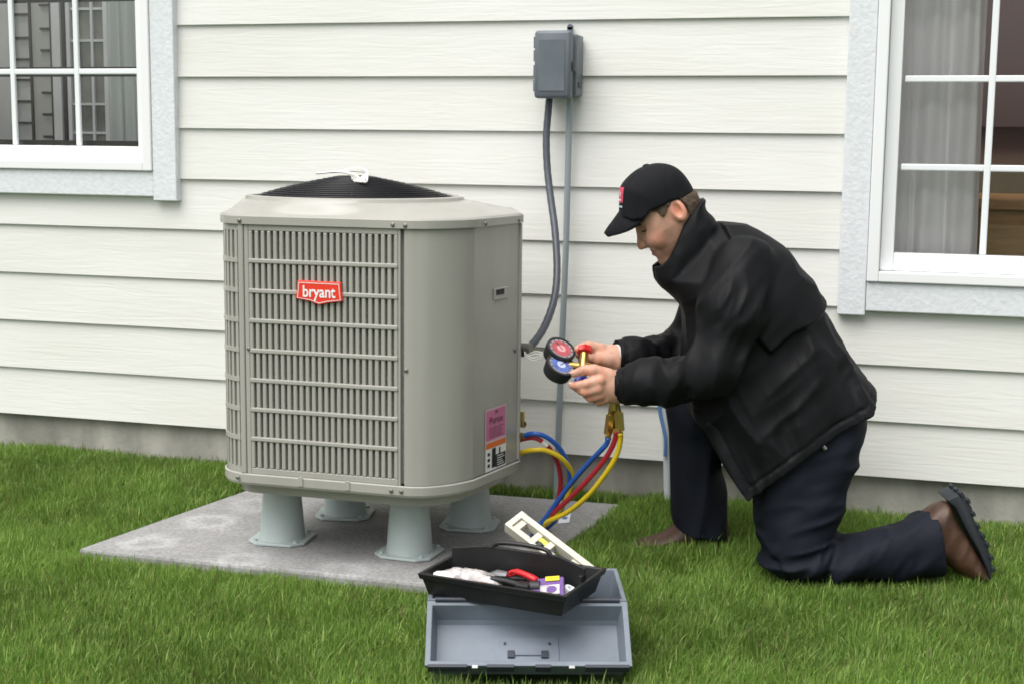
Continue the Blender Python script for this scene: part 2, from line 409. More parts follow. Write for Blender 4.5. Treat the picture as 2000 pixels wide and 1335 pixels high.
def np_mesh(name, V, F, mats, smooth=True, mi=None):
    me = bpy.data.meshes.new(name)
    me.vertices.add(len(V)); me.vertices.foreach_set('co', np.asarray(V, np.float32).ravel())
    k = F.shape[1]
    me.loops.add(F.size); me.loops.foreach_set('vertex_index', np.asarray(F, np.int32).ravel())
    me.polygons.add(len(F)); me.polygons.foreach_set('loop_start', np.arange(0, F.size, k, dtype=np.int32))
    me.polygons.foreach_set('loop_total', np.full(len(F), k, np.int32))
    me.polygons.foreach_set('use_smooth', np.full(len(F), smooth))
    for m in (mats if isinstance(mats, (list, tuple)) else [mats]): me.materials.append(m)
    if mi is not None: me.polygons.foreach_set('material_index', mi.astype(np.int32))
    me.update(); me.validate()
    return me

def smin(a, b, k): h = np.clip(.5 + .5*(b-a)/k, 0, 1); return b + (a-b)*h - k*h*(1-h)
def smax(a, b, k): return -smin(-a, -b, k)
def rc(P, a, b, ra, rb):
    a = np.array(a); b = np.array(b); d = b-a
    t = np.clip(((P-a)@d)/(d@d), 0, 1)
    return np.linalg.norm(P - a - t[:,None]*d, axis=1) - (ra + (rb-ra)*t)
def chain(P, pts, k=0.01):
    d = None
    for a, b in zip(pts[:-1], pts[1:]):
        e = rc(P, a[:3], b[:3], a[3], b[3]); d = e if d is None else smin(d, e, k)
    return d
def ell(P, c, r, R=None):
    q = P - np.array(c)
    if R is not None: q = q @ np.array(R).T
    r = np.array(r); k0 = np.linalg.norm(q/r, axis=1); k1 = np.linalg.norm(q/(r*r), axis=1)
    return k0*(k0-1)/np.maximum(k1, 1e-6)
def poly_sd(X, Z, poly):                       # signed distance to a 2-D polygon, positive inside
    p = np.array(poly, float); d = np.full(len(X), 1e9); ins = np.zeros(len(X), bool)
    for (ax, az), (bx, bz) in zip(p, np.roll(p, -1, 0)):
        ex, ez = bx-ax, bz-az; wx, wz = X-ax, Z-az
        t = np.clip((wx*ex + wz*ez)/(ex*ex+ez*ez+1e-12), 0, 1)
        d = np.minimum(d, (wx-ex*t)**2 + (wz-ez*t)**2)
        c = (az > Z) != (bz > Z)
        if ez: ins ^= c & (X < ax + ex*(Z-az)/ez)
    d = np.sqrt(d); return np.where(ins, d, -d)
def chaikin(poly, it=2):
    p = np.array(poly, float)
    for _ in range(it):
        q = np.roll(p, -1, 0); p = np.stack([.75*p+.25*q, .25*p+.75*q], 1).reshape(-1, 2)
    return p
def infl(P, poly, v0, W, T, n=2.2):            # a profile in the x-z plane given a rounded body of half width W
    t = poly_sd(P[:,0], P[:,2], poly)
    a = np.maximum(1 - t/T, 0); b = np.abs(P[:,1] + v0)/W
    g = (a**n + b**n)**(1/n)
    return (g - 1)*np.minimum(T, W)*.9
_tab = np.random.default_rng(3).random(4096).astype(np.float32)
def vnoise(P):
    i = np.floor(P).astype(np.int64); f = P - i; f = f*f*(3-2*f); r = 0
    for dx in (0,1):
        for dy in (0,1):
            for dz in (0,1):
                h = ((i[:,0]+dx)*73856093 ^ (i[:,1]+dy)*19349663 ^ (i[:,2]+dz)*83492791) & 4095
                r = r + _tab[h]*np.where(dx, f[:,0], 1-f[:,0])*np.where(dy, f[:,1], 1-f[:,1])*np.where(dz, f[:,2], 1-f[:,2])
    return r - .5
def folds(P, direc, freq, seed, stretch=.25, warp=.35):
    """cloth creases: ridged noise that runs along one direction"""
    d = np.array(direc, float); d /= np.linalg.norm(d)
    t = np.cross(d, [0,1,0]); t /= np.linalg.norm(t); u = np.cross(d, t)
    w = vnoise(P*freq*.5 + seed)[:,None]*warp
    Q = np.stack([P@d*freq*stretch, P@t*freq, P@u*freq*.6], 1) + seed*7.3 + w
    r = 1 - 2*np.abs(2*vnoise(Q))
    return .8*r + .45*(1 - 2*np.abs(2*vnoise(Q*np.array([1.6, 2.1, 2.1]) + 3.1)))*np.clip(.5 + 1.5*vnoise(P*7 + seed), 0, 1) - .2

# ------------------------------------------------------------------ ground
def ground_material():
    m = bpy.data.materials.new('lawn_soil'); m.use_nodes = True
    n, l = m.node_tree.nodes, m.node_tree.links; b = n['Principled BSDF']; b.inputs['Roughness'].default_value = 0.95
    tc = n.new('ShaderNodeTexCoord')
    t = n.new('ShaderNodeTexNoise'); t.inputs['Scale'].default_value = 30; t.inputs['Detail'].default_value = 6; l.new(tc.outputs['Object'], t.inputs['Vector'])
    r = n.new('ShaderNodeValToRGB'); r.color_ramp.elements[0].color = (0.02, 0.045, 0.008, 1); r.color_ramp.elements[1].color = (0.05, 0.10, 0.02, 1)
    l.new(t.outputs['Fac'], r.inputs['Fac']); l.new(r.outputs[0], b.inputs['Base Color'])
    return m
def grade(y): return -.165 + .038*np.clip((y + .62)/.5, 0, 1)
g = MB(); g.grid([[(x, y, float(grade(y))) for x in (-150, -8, 0, 8, 150)] for y in (-150, -8, -.62, -.12, .3, 150)])
tag(g.build('lawn_ground', ground_material()), kind='structure', label='green lawn ground around the house')

# ------------------------------------------------------------------ house wall
E_ = 0.152
house = thing('house', (0, 0.1, -.165), 'house wall of cream lap siding on a grey concrete foundation with two white framed windows', 'house')
LWX, LWB, RWL, RWB = -2.205, 0.706, -0.244, 0.449           # window casings: inner edge x, bottom z
RWR = 1.02; LWL = -3.42; WTOP = 2.12
def board(x0, x1, k):
    z = k*E_; j = random.uniform(-.0008, .0008)
    v = []
    for x in (x0, x1): v += [(x, j, z), (x, .0105, z), (x, .0188, z+.176), (x, .0118+j, z+.176)]
    mb = MB(); mb.add(v, [(0,1,2,3),(7,6,5,4),(0,4,5,1),(1,5,6,2),(2,6,7,3),(3,7,4,0)])
    c = ((x0+x1)/2, 0, z)
    mb.v = [(a-c[0], b, d-z) for a, b, d in mb.v]
    me = mb.mesh('siding_board', SIDING, bevel=.0012)
    o = link('siding_board', me, house, loc=(c[0], -.1, z+.165))
JOINTS = {0: (-.352, -3.6), 1: (-.905, 1.9), 4: (1.5,), 2: (-3.1, 1.2), 3: (.9,)}
for k in range(0, 17):
    spans = [(-6.0, 4.0)]
    z0, z1 = k*E_, k*E_+.176
    if z1 > LWB+.085 and z0 < WTOP-.06: spans = [(-6.0, LWL+.03), (LWX-.03, 4.0)]
    if z1 > RWB+.085 and z0 < WTOP-.06: spans = spans[:-1] + [(spans[-1][0], RWL+.03), (RWR-.03, 4.0)]
    for a, b in spans:
        cuts = [a] + [j for j in JOINTS.get(k, (random.uniform(1.2, 3),)) if a+.2 < j < b-.2] + [b]
        for x0, x1 in zip(cuts[:-1], cuts[1:]): board(x0+.0008, x1-.0008, k)
f = MB(); f.box((-6, .024, -.4), (4, .2, .006)); f.build('foundation', FOUND, house)

def window(xs, zs, gx0, gx1, gb, gt, cas_in, cas_bot, frame_bot, dark=False, left=False):
    """xs, zs: grille bar positions; gx0..gx1, gb..gt glass opening; casing and frame round it"""
    w = bpy.data.objects.new('window', None); COL.objects.link(w); w.parent = house; w.location = (0, -.1, .165); w.empty_display_size = .05
    L, Rr = (LWL, LWX) if left else (RWL, RWR)
    cw = .079 if left else .072
    y0 = -.022
    # casing boards: two uprights that run past the bottom board, head and bottom board between them
    for n_, lo, hi in (('casing_board', (L, y0, cas_bot-.012), (L+cw, .02, WTOP)), ('casing_board', (Rr-cw, y0, cas_bot-.012), (Rr, .02, WTOP)),
                       ('casing_board', (L+cw+.001, y0+.003, cas_bot), (Rr-cw-.001, .02, frame_bot-.001)), ('casing_board', (L+cw+.001, y0+.003, gt+.07), (Rr-cw-.001, .02, WTOP))):
        b = MB(); b.box(lo, hi); b.build(n_, TRIM, w, bevel=.003)
    fl, fr_ = L+cw+.001, Rr-cw-.001
    b = MB()                                    # frame: outer flange, then a step back to the sash
    def ring(x0, x1, z0, z1, X0, X1, Z0, Z1, ya, yb):
        b.box((x0, ya, z0), (X0, yb, z1)); b.box((X1, ya, z0), (x1, yb, z1)); b.box((X0+.0002, ya, z0), (X1-.0002, yb, Z0)); b.box((X0+.0002, ya, Z1), (X1-.0002, yb, z1))
    m1 = .030
    ring(fl, fr_, frame_bot, gt+.069, fl+m1, fr_-m1, frame_bot+m1*.9, gt+.035, y0-.006, .06)
    b.build('window_frame', VINYL, w, bevel=.003)
    b = MB(); ring(fl+m1+.001, fr_-m1-.001, frame_bot+m1*.9+.001, gt+.034, gx0, gx1, gb, gt, .006, .055)
    b.build('sash', VINYL, w, bevel=.003)
    if dark:
        b = MB(); d = .011
        zz = [gb] + list(zs) + [gt]
        for z0, z1 in zip(zz[:-1], zz[1:]): ring(gx0+.001, gx1-.001, z0+.001, z1-.001, gx0+d, gx1-d, z0+d*1.5, z1-d*1.2, .075, .083)
        b.build('inner_screen_frame', DARKSASH, w)
    X = [gx0] + list(xs) + [gx1]; Z = [gb] + list(zs) + [gt]
    for x0, x1 in zip(X[:-1], X[1:]):
        for z0, z1 in zip(Z[:-1], Z[1:]):
            b = MB(); b.box((x0+.0012, .034, z0+.0012), (x1-.0012, .038, z1-.0012)); b.build('pane', GLASS, w)
    hw = .0085
    for x in xs: b = MB(); b.box((x-hw, .022, gb+.001), (x+hw, .0335, gt-.001)); b.build('grille_bar', MUNTIN, w, bevel=.003)
    for z in zs:
        for x0, x1 in zip(X[:-1], X[1:]):
            b = MB(); b.box((x0+hw*.9, .023, z-hw), (x1-hw*.9, .033, z+hw)); b.build('grille_bar', MUNTIN, w, bevel=.003)
    return w
wl_ = window((-3.03, -2.795, -2.566), (1.082, 1.31, 1.54, 1.77), -3.26, -2.348, .855, 2.0, 0, LWB, .783, dark=True, left=True)
tag(wl_, label='window with grey room behind its grid standing in for reflections')
wr_ = window((.118, .345, .572), (.828, 1.056, 1.285, 1.512, 1.74), -.106, .80, .603, 1.97, 0, RWB, .528)
tag(wr_, label='window with grey curtain and brown room behind its grid')

# rooms behind the glass; the left one stands in for reflections
def wall_piece(lo, hi, m, name='interior_wall'):
    b = MB(); b.box(lo, hi); return b.build(name, m, house)
wall_piece((-4.6, .55, -.1), (-2.32, .6, 2.2), ROOMG)
wall_piece((-4.65, .05, -.1), (-4.6, .6, 2.2), ROOMG)
wall_piece((-2.318, .05, -.1), (-1.9, .6, 2.2), ROOMG)
wall_piece((-4.6, .05, .2), (-2.32, .549, .24), ROOMT, 'interior_floor')
RAILZ = [a[2] for a in [(-3.1284,0.54,0.8481),(-3.1251,0.54,0.9254),(-3.1218,0.54,1.0007),(-3.1186,0.54,1.0756),(-3.1156,0.54,1.1466),(-3.1124,0.54,1.2209),(-3.1089,0.54,1.3019),(-3.1058,0.54,1.3754)]]
def panel_strip(px0, px1, y0, y1, m, nm): wall_piece((px0, y0, .245), (px1, y1, 2.15), m, nm)  # strips laid out to mimic lines reflected in the left window
XS = [a[0] for a in [(-3.1997,0.54,1.0005),(-3.1639,0.54,1.0006),(-3.1512,0.54,1.0006),(-3.0863,0.54,1.0008),(-3.0779,0.54,1.0008),(-3.0405,0.54,1.0009),(-3.0032,0.54,1.001),(-2.9949,0.54,1.0011),(-2.9846,0.54,1.0011),(-2.9516,0.54,1.0012),(-2.9413,0.54,1.0012)]]
panel_strip(XS[1], XS[2], .53, .549, DARKSASH, 'reflection_batten'); panel_strip(XS[3], XS[4], .535, .549, DARKSASH, 'reflection_batten')
panel_strip(XS[4]+.001, XS[6], .541, .549, mat('room_grey_panel', (.60, .60, .57), .8), 'wall_panel'); panel_strip(XS[6]+.001, XS[7], .535, .549, DARKSASH, 'reflection_batten')
panel_strip(XS[8], XS[9], .52, .549, VINYL, 'wall_panel'); panel_strip(XS[9]+.001, XS[10], .53, .549, DARKSASH, 'reflection_batten')
for z in RAILZ:
    wall_piece((XS[2]+.001, .542, z), (XS[3]-.001, .549, z+.007), DARKSASH, 'reflection_batten'); wall_piece((XS[5], .534, z+.03), (XS[6]-.001, .5405, z+.037), DARKSASH, 'reflection_batten')
# door leaf with white bars, shaped to mimic reflections in the left glass
DX = [a[0] for a in [(-2.92,0.52,1.0008),(-2.9057,0.52,1.0008),(-2.8833,0.52,1.0009),(-2.8224,0.52,1.0011),(-2.7741,0.52,1.0012),(-2.758,0.52,1.0013)]]
dl = thing('reflection_door', (DX[2], .52, .24), 'white barred glazed inner door seen through the left window', 'door')
for a_, b_ in ((0, 1), (4, 5)): b = MB(); b.box((DX[a_], .51, .241), (DX[b_], .54, 2.1)); b.build('door_stile', VINYL, dl)
b = MB(); b.box((DX[1]+.001, .525, .241), (DX[4]-.001, .53, 2.1)); b.build('door_panel', mat('door_grey', (.30, .30, .27), .5, noise=(9, .3)), dl)
for q in (2, 3): b = MB(); b.box((DX[q]-.004, .514, .241), (DX[q]+.005, .524, 2.1)); b.build('door_bar', MUNTIN, dl)
for z in [a[2] for a in [(-2.8546,0.52,0.8919),(-2.8512,0.52,0.9904),(-2.8435,0.52,1.2067),(-2.8398,0.52,1.3138),(-2.8359,0.52,1.4253)]]: b = MB(); b.box((DX[1]+.001, .515, z), (DX[4]-.001, .5245, z+.008)); b.build('door_bar', MUNTIN, dl)

def curtain(x0, x1, y, z0, z1, nfold, amp, label, mtl, seed):
    r_ = random.Random(seed); ph = [r_.uniform(0, 6) for _ in range(5)]
    rows = []
    for z in np.linspace(z0, z1, 12):
        row = []
        for t in np.linspace(0, 1, 90):
            a = amp*(math.sin(t*nfold*6.283 + ph[0] + .5*math.sin(t*9+ph[1])) + .45*math.sin(t*nfold*2.3*6.283 + ph[2]))*(.8 + .25*math.sin(z*2+t*5))
            row.append((x0 + (x1-x0)*t + .006*math.sin(z*3+t*20), y + a, z))
        rows.append(row)
    b = MB(); b.grid(rows)
    o = b.build('curtain', mtl, smooth=180); o.modifiers.new('thickness', 'SOLIDIFY').thickness = .002
    return tag(o, label, 'curtain')
curtain(-.17, .105, .105, .40, 2.2, 3.0, .020, 'grey lavender curtain hanging in soft folds behind the right window', CURT, 4)
curtain(-2.64, -2.50, .33, .26, 2.2, 2.5, .014, 'pale narrow curtain beside the reflection door in the left window', mat('pale_curtain', (.80, .83, .81), .9), 9)
wall_piece((-.6, 1.5, -.1), (1.6, 1.55, 2.6), ROOMB)
wall_piece((-.65, .05, -.1), (-.6, 1.55, 2.6), ROOMB)
wall_piece((1.6, .05, -.1), (1.65, 1.55, 2.6), ROOMB)
wall_piece((-.6, .05, .1), (1.6, 1.5, .14), ROOMT, 'interior_floor')
wall_piece((-.59, 1.46, .14), (1.59, 1.499, .82), mat('olive_wainscot', (.17, .13, .085), .7, noise=(6, .15)), 'wainscot')
wall_piece((-.02, 1.44, .95), (.09, 1.498, 1.9), mat('dark_door', (.09, .05, .045), .6), 'wall_panel')
wall_piece((.13, 1.44, .95), (.30, 1.498, 1.9), mat('dark_door_b', (.10, .06, .055), .6), 'wall_panel')
cb = thing('wooden_cabinet', (.30, .6, .14), 'honey coloured wooden cabinet standing inside behind the right window', 'cabinet')
b = MB(); b.box((.07, .5, .14), (.60, .9, .70)); b.build('body', WOOD, cb, bevel=.004)
b = MB(); b.box((.06, .47, .702), (.61, .92, .735)); b.build('top', WOOD, cb, bevel=.004)
b = MB(); b.box((.12, .488, .2), (.33, .499, .66)); b.build('door', mat('pale_wood', (.42, .27, .12), .5, noise=(8, .2, (1, 1, 8))), cb, bevel=.003)

# ------------------------------------------------------------------ concrete pad
PADZ = -.125
padpts = [(-2.005, -.898), (-1.09, -.896), (-.93, -.885), (-.872, -.475), (-.795, -.03), (-1.86, -.055)]
b = MB(); b.prism([(x, y, -.20) for x, y in padpts], (0, 0, .20+PADZ))
o = b.build('concrete_pad', CONC, bevel=.008)
tag(o, kind='structure', label='grey concrete equipment pad with white ring stains')

# ------------------------------------------------------------------ air conditioner
ac = thing('air_conditioner', (-1.33, -.55, PADZ), 'grey tan outdoor air conditioner with louvered front on four grey feet', 'air conditioner')
YF = -.85; XL = -1.655; XR = -.968; RL = .10
def arc(cx, cy, r, a0, a1, n): return [(cx + r*math.cos(math.radians(a)), cy + r*math.sin(math.radians(a))) for a in np.linspace(a0, a1, n)]
def plan(d=0.0):
    """outline of the cabinet, anticlockwise from the front left, grown by d"""
    p = arc(XL+RL, YF+RL, RL+d, 180, 270, 10)
    p += [(x, YF-d) for x in np.linspace(-1.54, -1.16, 14)]
    # broad corner at the front right: a bulging curve that runs into the side
    c = bez([(-1.145, YF, 0), (-1.108, -.836, 0), (-1.072, -.804, 0), (-1.046, -.768, 0), (-1.030, -.733, 0)], 4)
    t = np.gradient(c, axis=0); nn = np.stack([t[:,1], -t[:,0]], 1); nn /= np.linalg.norm(nn, axis=1)[:,None]
    p += [tuple(a) for a in (c[:,:2] + nn*d)]
    p += [(-1.0144+d, -.655), (-1.0000+d, -.578), (-.985+d, -.50-d*.2), (-1.085+d*.7, -.24+d*.7), (-1.10, -.22+d), (-1.30, -.22+d), (-1.5, -.22+d)]
    p += arc(XL+.12, -.34, .12+d, 90, 180, 6)
    return p
def plan_sweep(mb, d0, z0, d1, z1, closed=True, mi=0):
    mb.grid([[(x, y, z0) for x, y in plan(d0)], [(x, y, z1) for x, y in plan(d1)]], closed=True, mi=mi)
ZB, ZT = .088, .688
# coil behind the louvers
cp = plan(-.0125)
b = MB(); b.prism([(x, y, ZB+.004) for x, y in cp], (0, 0, ZT-ZB-.008)); b.build('coil', COIL, ac)
# plain wrap panel: broad corner and side
P0 = plan(0); i0 = next(i for i, q in enumerate(P0) if q[0] > -1.165 and q[1] < YF+.002)
i1 = next(i for i, q in enumerate(P0) if i > i0 and abs(q[1]+.50) < 1e-6)
def wrap(name, idx, zlo, zhi, d_out, d_in, mt):
    po, pi_ = [plan(d_out)[i] for i in idx], [plan(d_in)[i] for i in idx]
    b = MB(); n = len(po)
    rows = [[(x, y, zlo) for x, y in po], [(x, y, zhi) for x, y in po], [(x, y, zhi) for x, y in pi_], [(x, y, zlo) for x, y in pi_]]
    b.grid(rows + [rows[0]])
    b.f += [tuple(b_*n for b_ in range(4)), tuple(b_*n+n-1 for b_ in range(3, -1, -1))]; b.mi += [0, 0]
    return b.build(name, mt, ac, smooth=35)
isd = next(i for i, q in enumerate(P0) if i > i0 and q[1] > -.7335)
wrap('corner_panel', range(i0, isd+1), ZB+.002, ZT, 0, -.012, CABINET)
wrap('side_panel', range(isd, i1+1), ZB+.002, ZT, -.0015, -.0125, CABINET)
wrap('rear_panel', list(range(i1, len(P0))), ZB+.002, ZT, -.002, -.014, CABINET)
# bright edge strip at the rear corner of the side
b = MB(); b.obox((-.9865, -.4985, (ZB+ZT)/2), (.004, 0, 0), (0, .006, 0), (0, 0, (ZT-ZB)/2-.003)); b.build('corner_strip', CABINET, ac, bevel=.002)
# louvered front panel
XA, XB = -1.562, -1.169
lp = MB()
lp.box((XA, YF-.001, ZB+.001), (XA+.011, YF+.013, ZT)); lp.box((XB-.006, YF-.001, ZB+.001), (XB, YF+.013, ZT))
lp.box((XA+.0112, YF-.001, .672), (XB-.0062, YF+.013, ZT)); lp.box((XA+.0112, YF-.001, ZB+.001), (XB-.0062, YF+.013, .104))
panel = lp.build('louver_panel', CABINET, ac, bevel=.0015)
nsl = 24; xs_ = np.linspace(XA+.016, XB-.0115, nsl)
sm = MB(); sm.box((-.0048, -.001, 0), (.0048, .011, .568)); sme = sm.mesh('slat', CABINET, bevel=.0022)
for x in xs_: link('slat', sme, panel, loc=(0,0,0)).matrix_basis = world_matrix(panel).inverted() @ Matrix.Translation((x, YF, .104))
rm = MB(); rm.box((XA+.0112, -.0035, -.0052), (XB-.0062, .009, .0052)); rme = rm.mesh('rail', CABINET, bevel=.0022)
zr = np.linspace(.104, .672, 9)[1:-1]
for z in zr: link('rail', rme, panel, loc=(0,0,0)).matrix_basis = world_matrix(panel).inverted() @ Matrix.Translation((0, YF, z))
# corner post between the louvered front and the louvered corner
b = MB(); b.box((-1.5775, YF-.003, ZB+.001), (-1.5635, YF+.012, ZT)); b.build('corner_post', CABINET, ac, bevel=.003)
cl = MB()
def arcbox(a0, a1, z0, z1, r0, r1, n=8):
    o_ = arc(XL+RL, YF+RL, r1, a0, a1, n); q = arc(XL+RL, YF+RL, r0, a0, a1, n)
    rows = [[(x, y, z0) for x, y in o_], [(x, y, z1) for x, y in o_], [(x, y, z1) for x, y in q], [(x, y, z0) for x, y in q]]
    bb = MB(); bb.grid(rows + [rows[0]]); nn_ = len(o_)
    bb.f += [tuple(k*nn_ for k in range(4)), tuple(k*nn_+nn_-1 for k in range(3, -1, -1))]; bb.mi += [0, 0]
    return bb
b = arcbox(182, 256, .672, ZT, .088, .1005); bb = arcbox(182, 256, ZB+.001, .104, .088, .1005); b.add(bb.v, bb.f)
cpn = b.build('corner_louver_panel', CABINET, ac, smooth=40)
for a in np.linspace(184, 252, 8):
    arcbox(a-2.4, a+2.4, .1035, .6725, .089, .1005, 3).build('slat', CABINET, cpn, smooth=40)
for z in zr: arcbox(182, 256, z-.0052, z+.0052, .090, .1025).build('rail', CABINET, cpn, smooth=40)
# base pan, rim and lower pan
b = MB()
for d0, z0, d1, z1 in ((.003, .062, .006, .068), (.006, .068, .006, .087), (.006, .087, .002, .0895)): plan_sweep(b, d0, z0, d1, z1)
b.f.append(tuple(range(len(P0)))); b.mi.append(0)
b.build('base_rim', CABINET, ac, smooth=50)
b = MB(); plan_sweep(b, -.055, .028, -.035, .033); plan_sweep(b, -.035, .033, -.028, .063); n0 = len(P0); b.f.append(tuple(range(n0))); b.mi.append(0)
b.build('base_pan', CABINET, ac, smooth=50)
sc_m = MB().lathe((0,0,0), (0,-1,0), [(0, .0052), (.002, .005), (.0035, .003)], 10).mesh('screw', SCREW, smooth=40)
def screw(loc, ang=0.0): 
    o = link('screw', sc_m, ac, loc=(0,0,0)); o.matrix_basis = world_matrix(ac).inverted() @ Matrix.Translation(loc) @ Matrix.Rotation(ang, 4, 'Z'); return o
for x in (-1.42, -1.30): 
    b = MB(); b.box((x-.006, YF-.0085, .069), (x+.006, YF-.006, .092)); b.build('clip', CABINET, ac, bevel=.001)
for x, z in ((-1.585, .0785), (-1.165, .077), (-1.19, .077), (-1.57, .695), (-1.185, .695), (-1.155, .694)): screw((x, YF-.0065, z))
screw((-1.155, YF-.0005, .362)); screw((-1.013, -.700, .694), math.radians(78)); screw((-.9835, -.525, .694), math.radians(79)); screw((-.990, -.525, .372), math.radians(79))
screw((-1.553, YF-.0015, .392))
# top cover: lip, sloping shoulders up to the fan ring
RC = (-1.395, -.575); RR = .262; ZR = .742
po = plan(.007)
def ringpt(q, r, z):
    a = math.atan2(q[1]-RC[1], q[0]-RC[0]); return (RC[0]+r*math.cos(a), RC[1]+r*.92*math.sin(a), z)
rows = [[(x, y, ZT-.001) for x, y in plan(.0055)], [(x, y, ZT-.001) for x, y in po], [(x, y, ZT+.017) for x, y in po], [(x, y, ZT+.0205) for x, y in plan(.0035)]]
inner = plan(-.001)
for t, zt in ((0, .0225), (.12, .025), (.35, .032), (.62, .042), (.85, .049), (1.0, .052)):
    rows.append([tuple(np.array((q[0], q[1], ZT+zt))*(1-t) + np.array(ringpt(q, RR+.016, ZT+zt))*t) for q in inner])
rows.append([ringpt(q, RR+.012, ZT+.060) for q in inner]); rows.append([ringpt(q, RR+.004, ZT+.062) for q in inner]); rows.append([ringpt(q, RR, ZT+.050) for q in inner])
b = MB(); b.grid(rows, closed=True); b.build('top_cover', CABTOP, ac, smooth=32)
def dome(r):
    q = 1 - min(r, RR)/RR
    return ZT+.052 + .056*min(1.0, q*1.55 - .50*q*q*(q > 0)) if q < .9 else ZT+.052 + .056*(.9*1.55 - .405)
b = MB()
n_r = 30
rr = [[(RC[0]+r*math.cos(a), RC[1]+.92*r*math.sin(a), dome(r)-.010) for a in np.linspace(0, 2*math.pi, 40, endpoint=False)] for r in np.linspace(RR-.002, .004, 12)]
b.grid(rr, closed=True); b.f.append(tuple(11*40+k for k in range(40))); b.mi.append(0); b.build('fan_shroud', BLACKD, ac, smooth=180)
gd = MB()
for r in np.linspace(.05, RR-.002, 15):
    gd.tube([(RC[0]+r*math.cos(a), RC[1]+.92*r*math.sin(a), dome(r)) for a in np.linspace(0, 2*math.pi, 44, endpoint=False)], .0027, 6, closed=True)
for k in range(14):
    a = 2*math.pi*k/14+.1
    gd.tube([(RC[0]+r*math.cos(a), RC[1]+.92*r*math.sin(a), dome(r)-.003) for r in np.linspace(.03, RR, 8)], .0024, 5)
gd.build('fan_guard', BLACKW, ac, smooth=60)
b = MB(); b.lathe((RC[0], RC[1], dome(0)-.012), (0,0,1), [(0, .060), (.010, .056), (.0125, .04)], 32); b.build('motor_cover', BLACKD, ac, smooth=40)
# side panel details: drawn creases, handle slot
cpl = np.array(plan(0)); seg = cpl[i0:i1+1]
def side_x(y): return float(np.interp(y, seg[:,1], seg[:,0]))
def side_pt(y, z, o=0.0): return (side_x(y) + o, y, z)
b = MB(); b.obox(side_pt(-.602, .521, .0005), (.002, 0, 0), (.006, .036, 0), (0, 0, .014)); b.build('handle_plate', CABINET, ac, bevel=.0015)
b = MB(); b.obox(side_pt(-.612, .525, .0026), (.0012, 0, 0), (.004, .020, 0), (0, 0, .0065)); b.build('handle_slot', BLACKD, ac)
# badge with the maker's name
bx0, bx1, bz1, bz0 = -1.427, -1.309, .560, .504
def shield(s, z_off, y):
    c = np.array([(bx0+.004, bz1), (bx1-.004, bz1-.001), (bx1-.003, bz1-.022), (bx1, bz0+.011), (bx1-.036, bz0+.006), ((bx0+bx1)/2, bz0), (bx0+.036, bz0+.008), (bx0, bz0+.013), (bx0+.003, bz1-.022)])
    m_ = np.array([(bx0+bx1)/2, (bz0+bz1)/2]); c = m_ + (c-m_)*np.array(s)
    return [(x, y, z) for x, z in c]
b = MB(); b.prism(shield((1, 1), 0, YF-.009), (0, .008, 0)); bd = b.build('badge', RED, ac, bevel=.002)
b = MB(); o1, o2 = shield((.93, .86), 0, YF-.0096), shield((.905, .80), 0, YF-.0096); b.grid([o1, o2], closed=True); b.build('badge_outline', WHITE, bd)
text_mesh('bryant', WHITE, 'lettering', bd, (-1.408, YF-.0093, .513), (1,0,0), (0,0,1), .082, .036, .0006, .018)
# stickers on the side panel, low at the front of it
def stick(name, pts, mt, off):
    b = MB(); n_ = 5; rows_ = []
    (ya, yb), (za, zb) = pts
    for z in (za, zb): rows_.append([(side_x(y) + off, y, z) for y in np.linspace(ya, yb, n_)])
    b.grid(rows_); return b.build(name, mt, ac)
SY0, SY1 = -.672, -.572
stick('pink_sticker', ((SY0, SY1), (.168, .242)), PINK, .0008); stick('pink_sticker_border', ((SY0-.004, SY1+.004), (.164, .246)), mat('sticker_pale_pink', (.7, .5, .6), .5), .0005)
stick('warning_sticker', ((SY0-.002, SY1+.004), (.092, .1635)), WHITE, .0006); stick('warning_band', ((SY0, SY1+.002), (.148, .1625)), ORANGE, .0009)
stick('warning_block', ((SY0+.030, SY0+.050), (.098, .146)), INK, .0009); stick('warning_block', ((SY0+.050, SY1+.001), (.096, .128)), INK, .0010)
for k in range(3): stick('warning_icon', ((SY0+.008, SY0+.020), (.102+.014*k, .110+.014*k)), INK, .0009)
stick('warning_block', ((SY0+.066, SY0+.074), (.128, .143)), INK, .0009)
for k in range(5): stick('warning_text', ((SY0+.056, SY1-.006-.006*(k%3)), (.100+.0055*k, .102+.0055*k)), WHITE, .0013)
for k in range(5): stick('sticker_text', ((SY0+.014, SY1-.014-.008*(k%2)), (.174+.0055*k, .1762+.0055*k)), PINKINK, .0011)
text_mesh('Puron', PINKINK, 'lettering', ac, (side_x(SY0+.016)+.0012, SY0+.016, .207), (.19, 1, 0), (0,0,1), .068, .018, .0004, .02)
stick('sticker_mark', ((-.628, -.612), (.231, .238)), PINKINK, .0011)
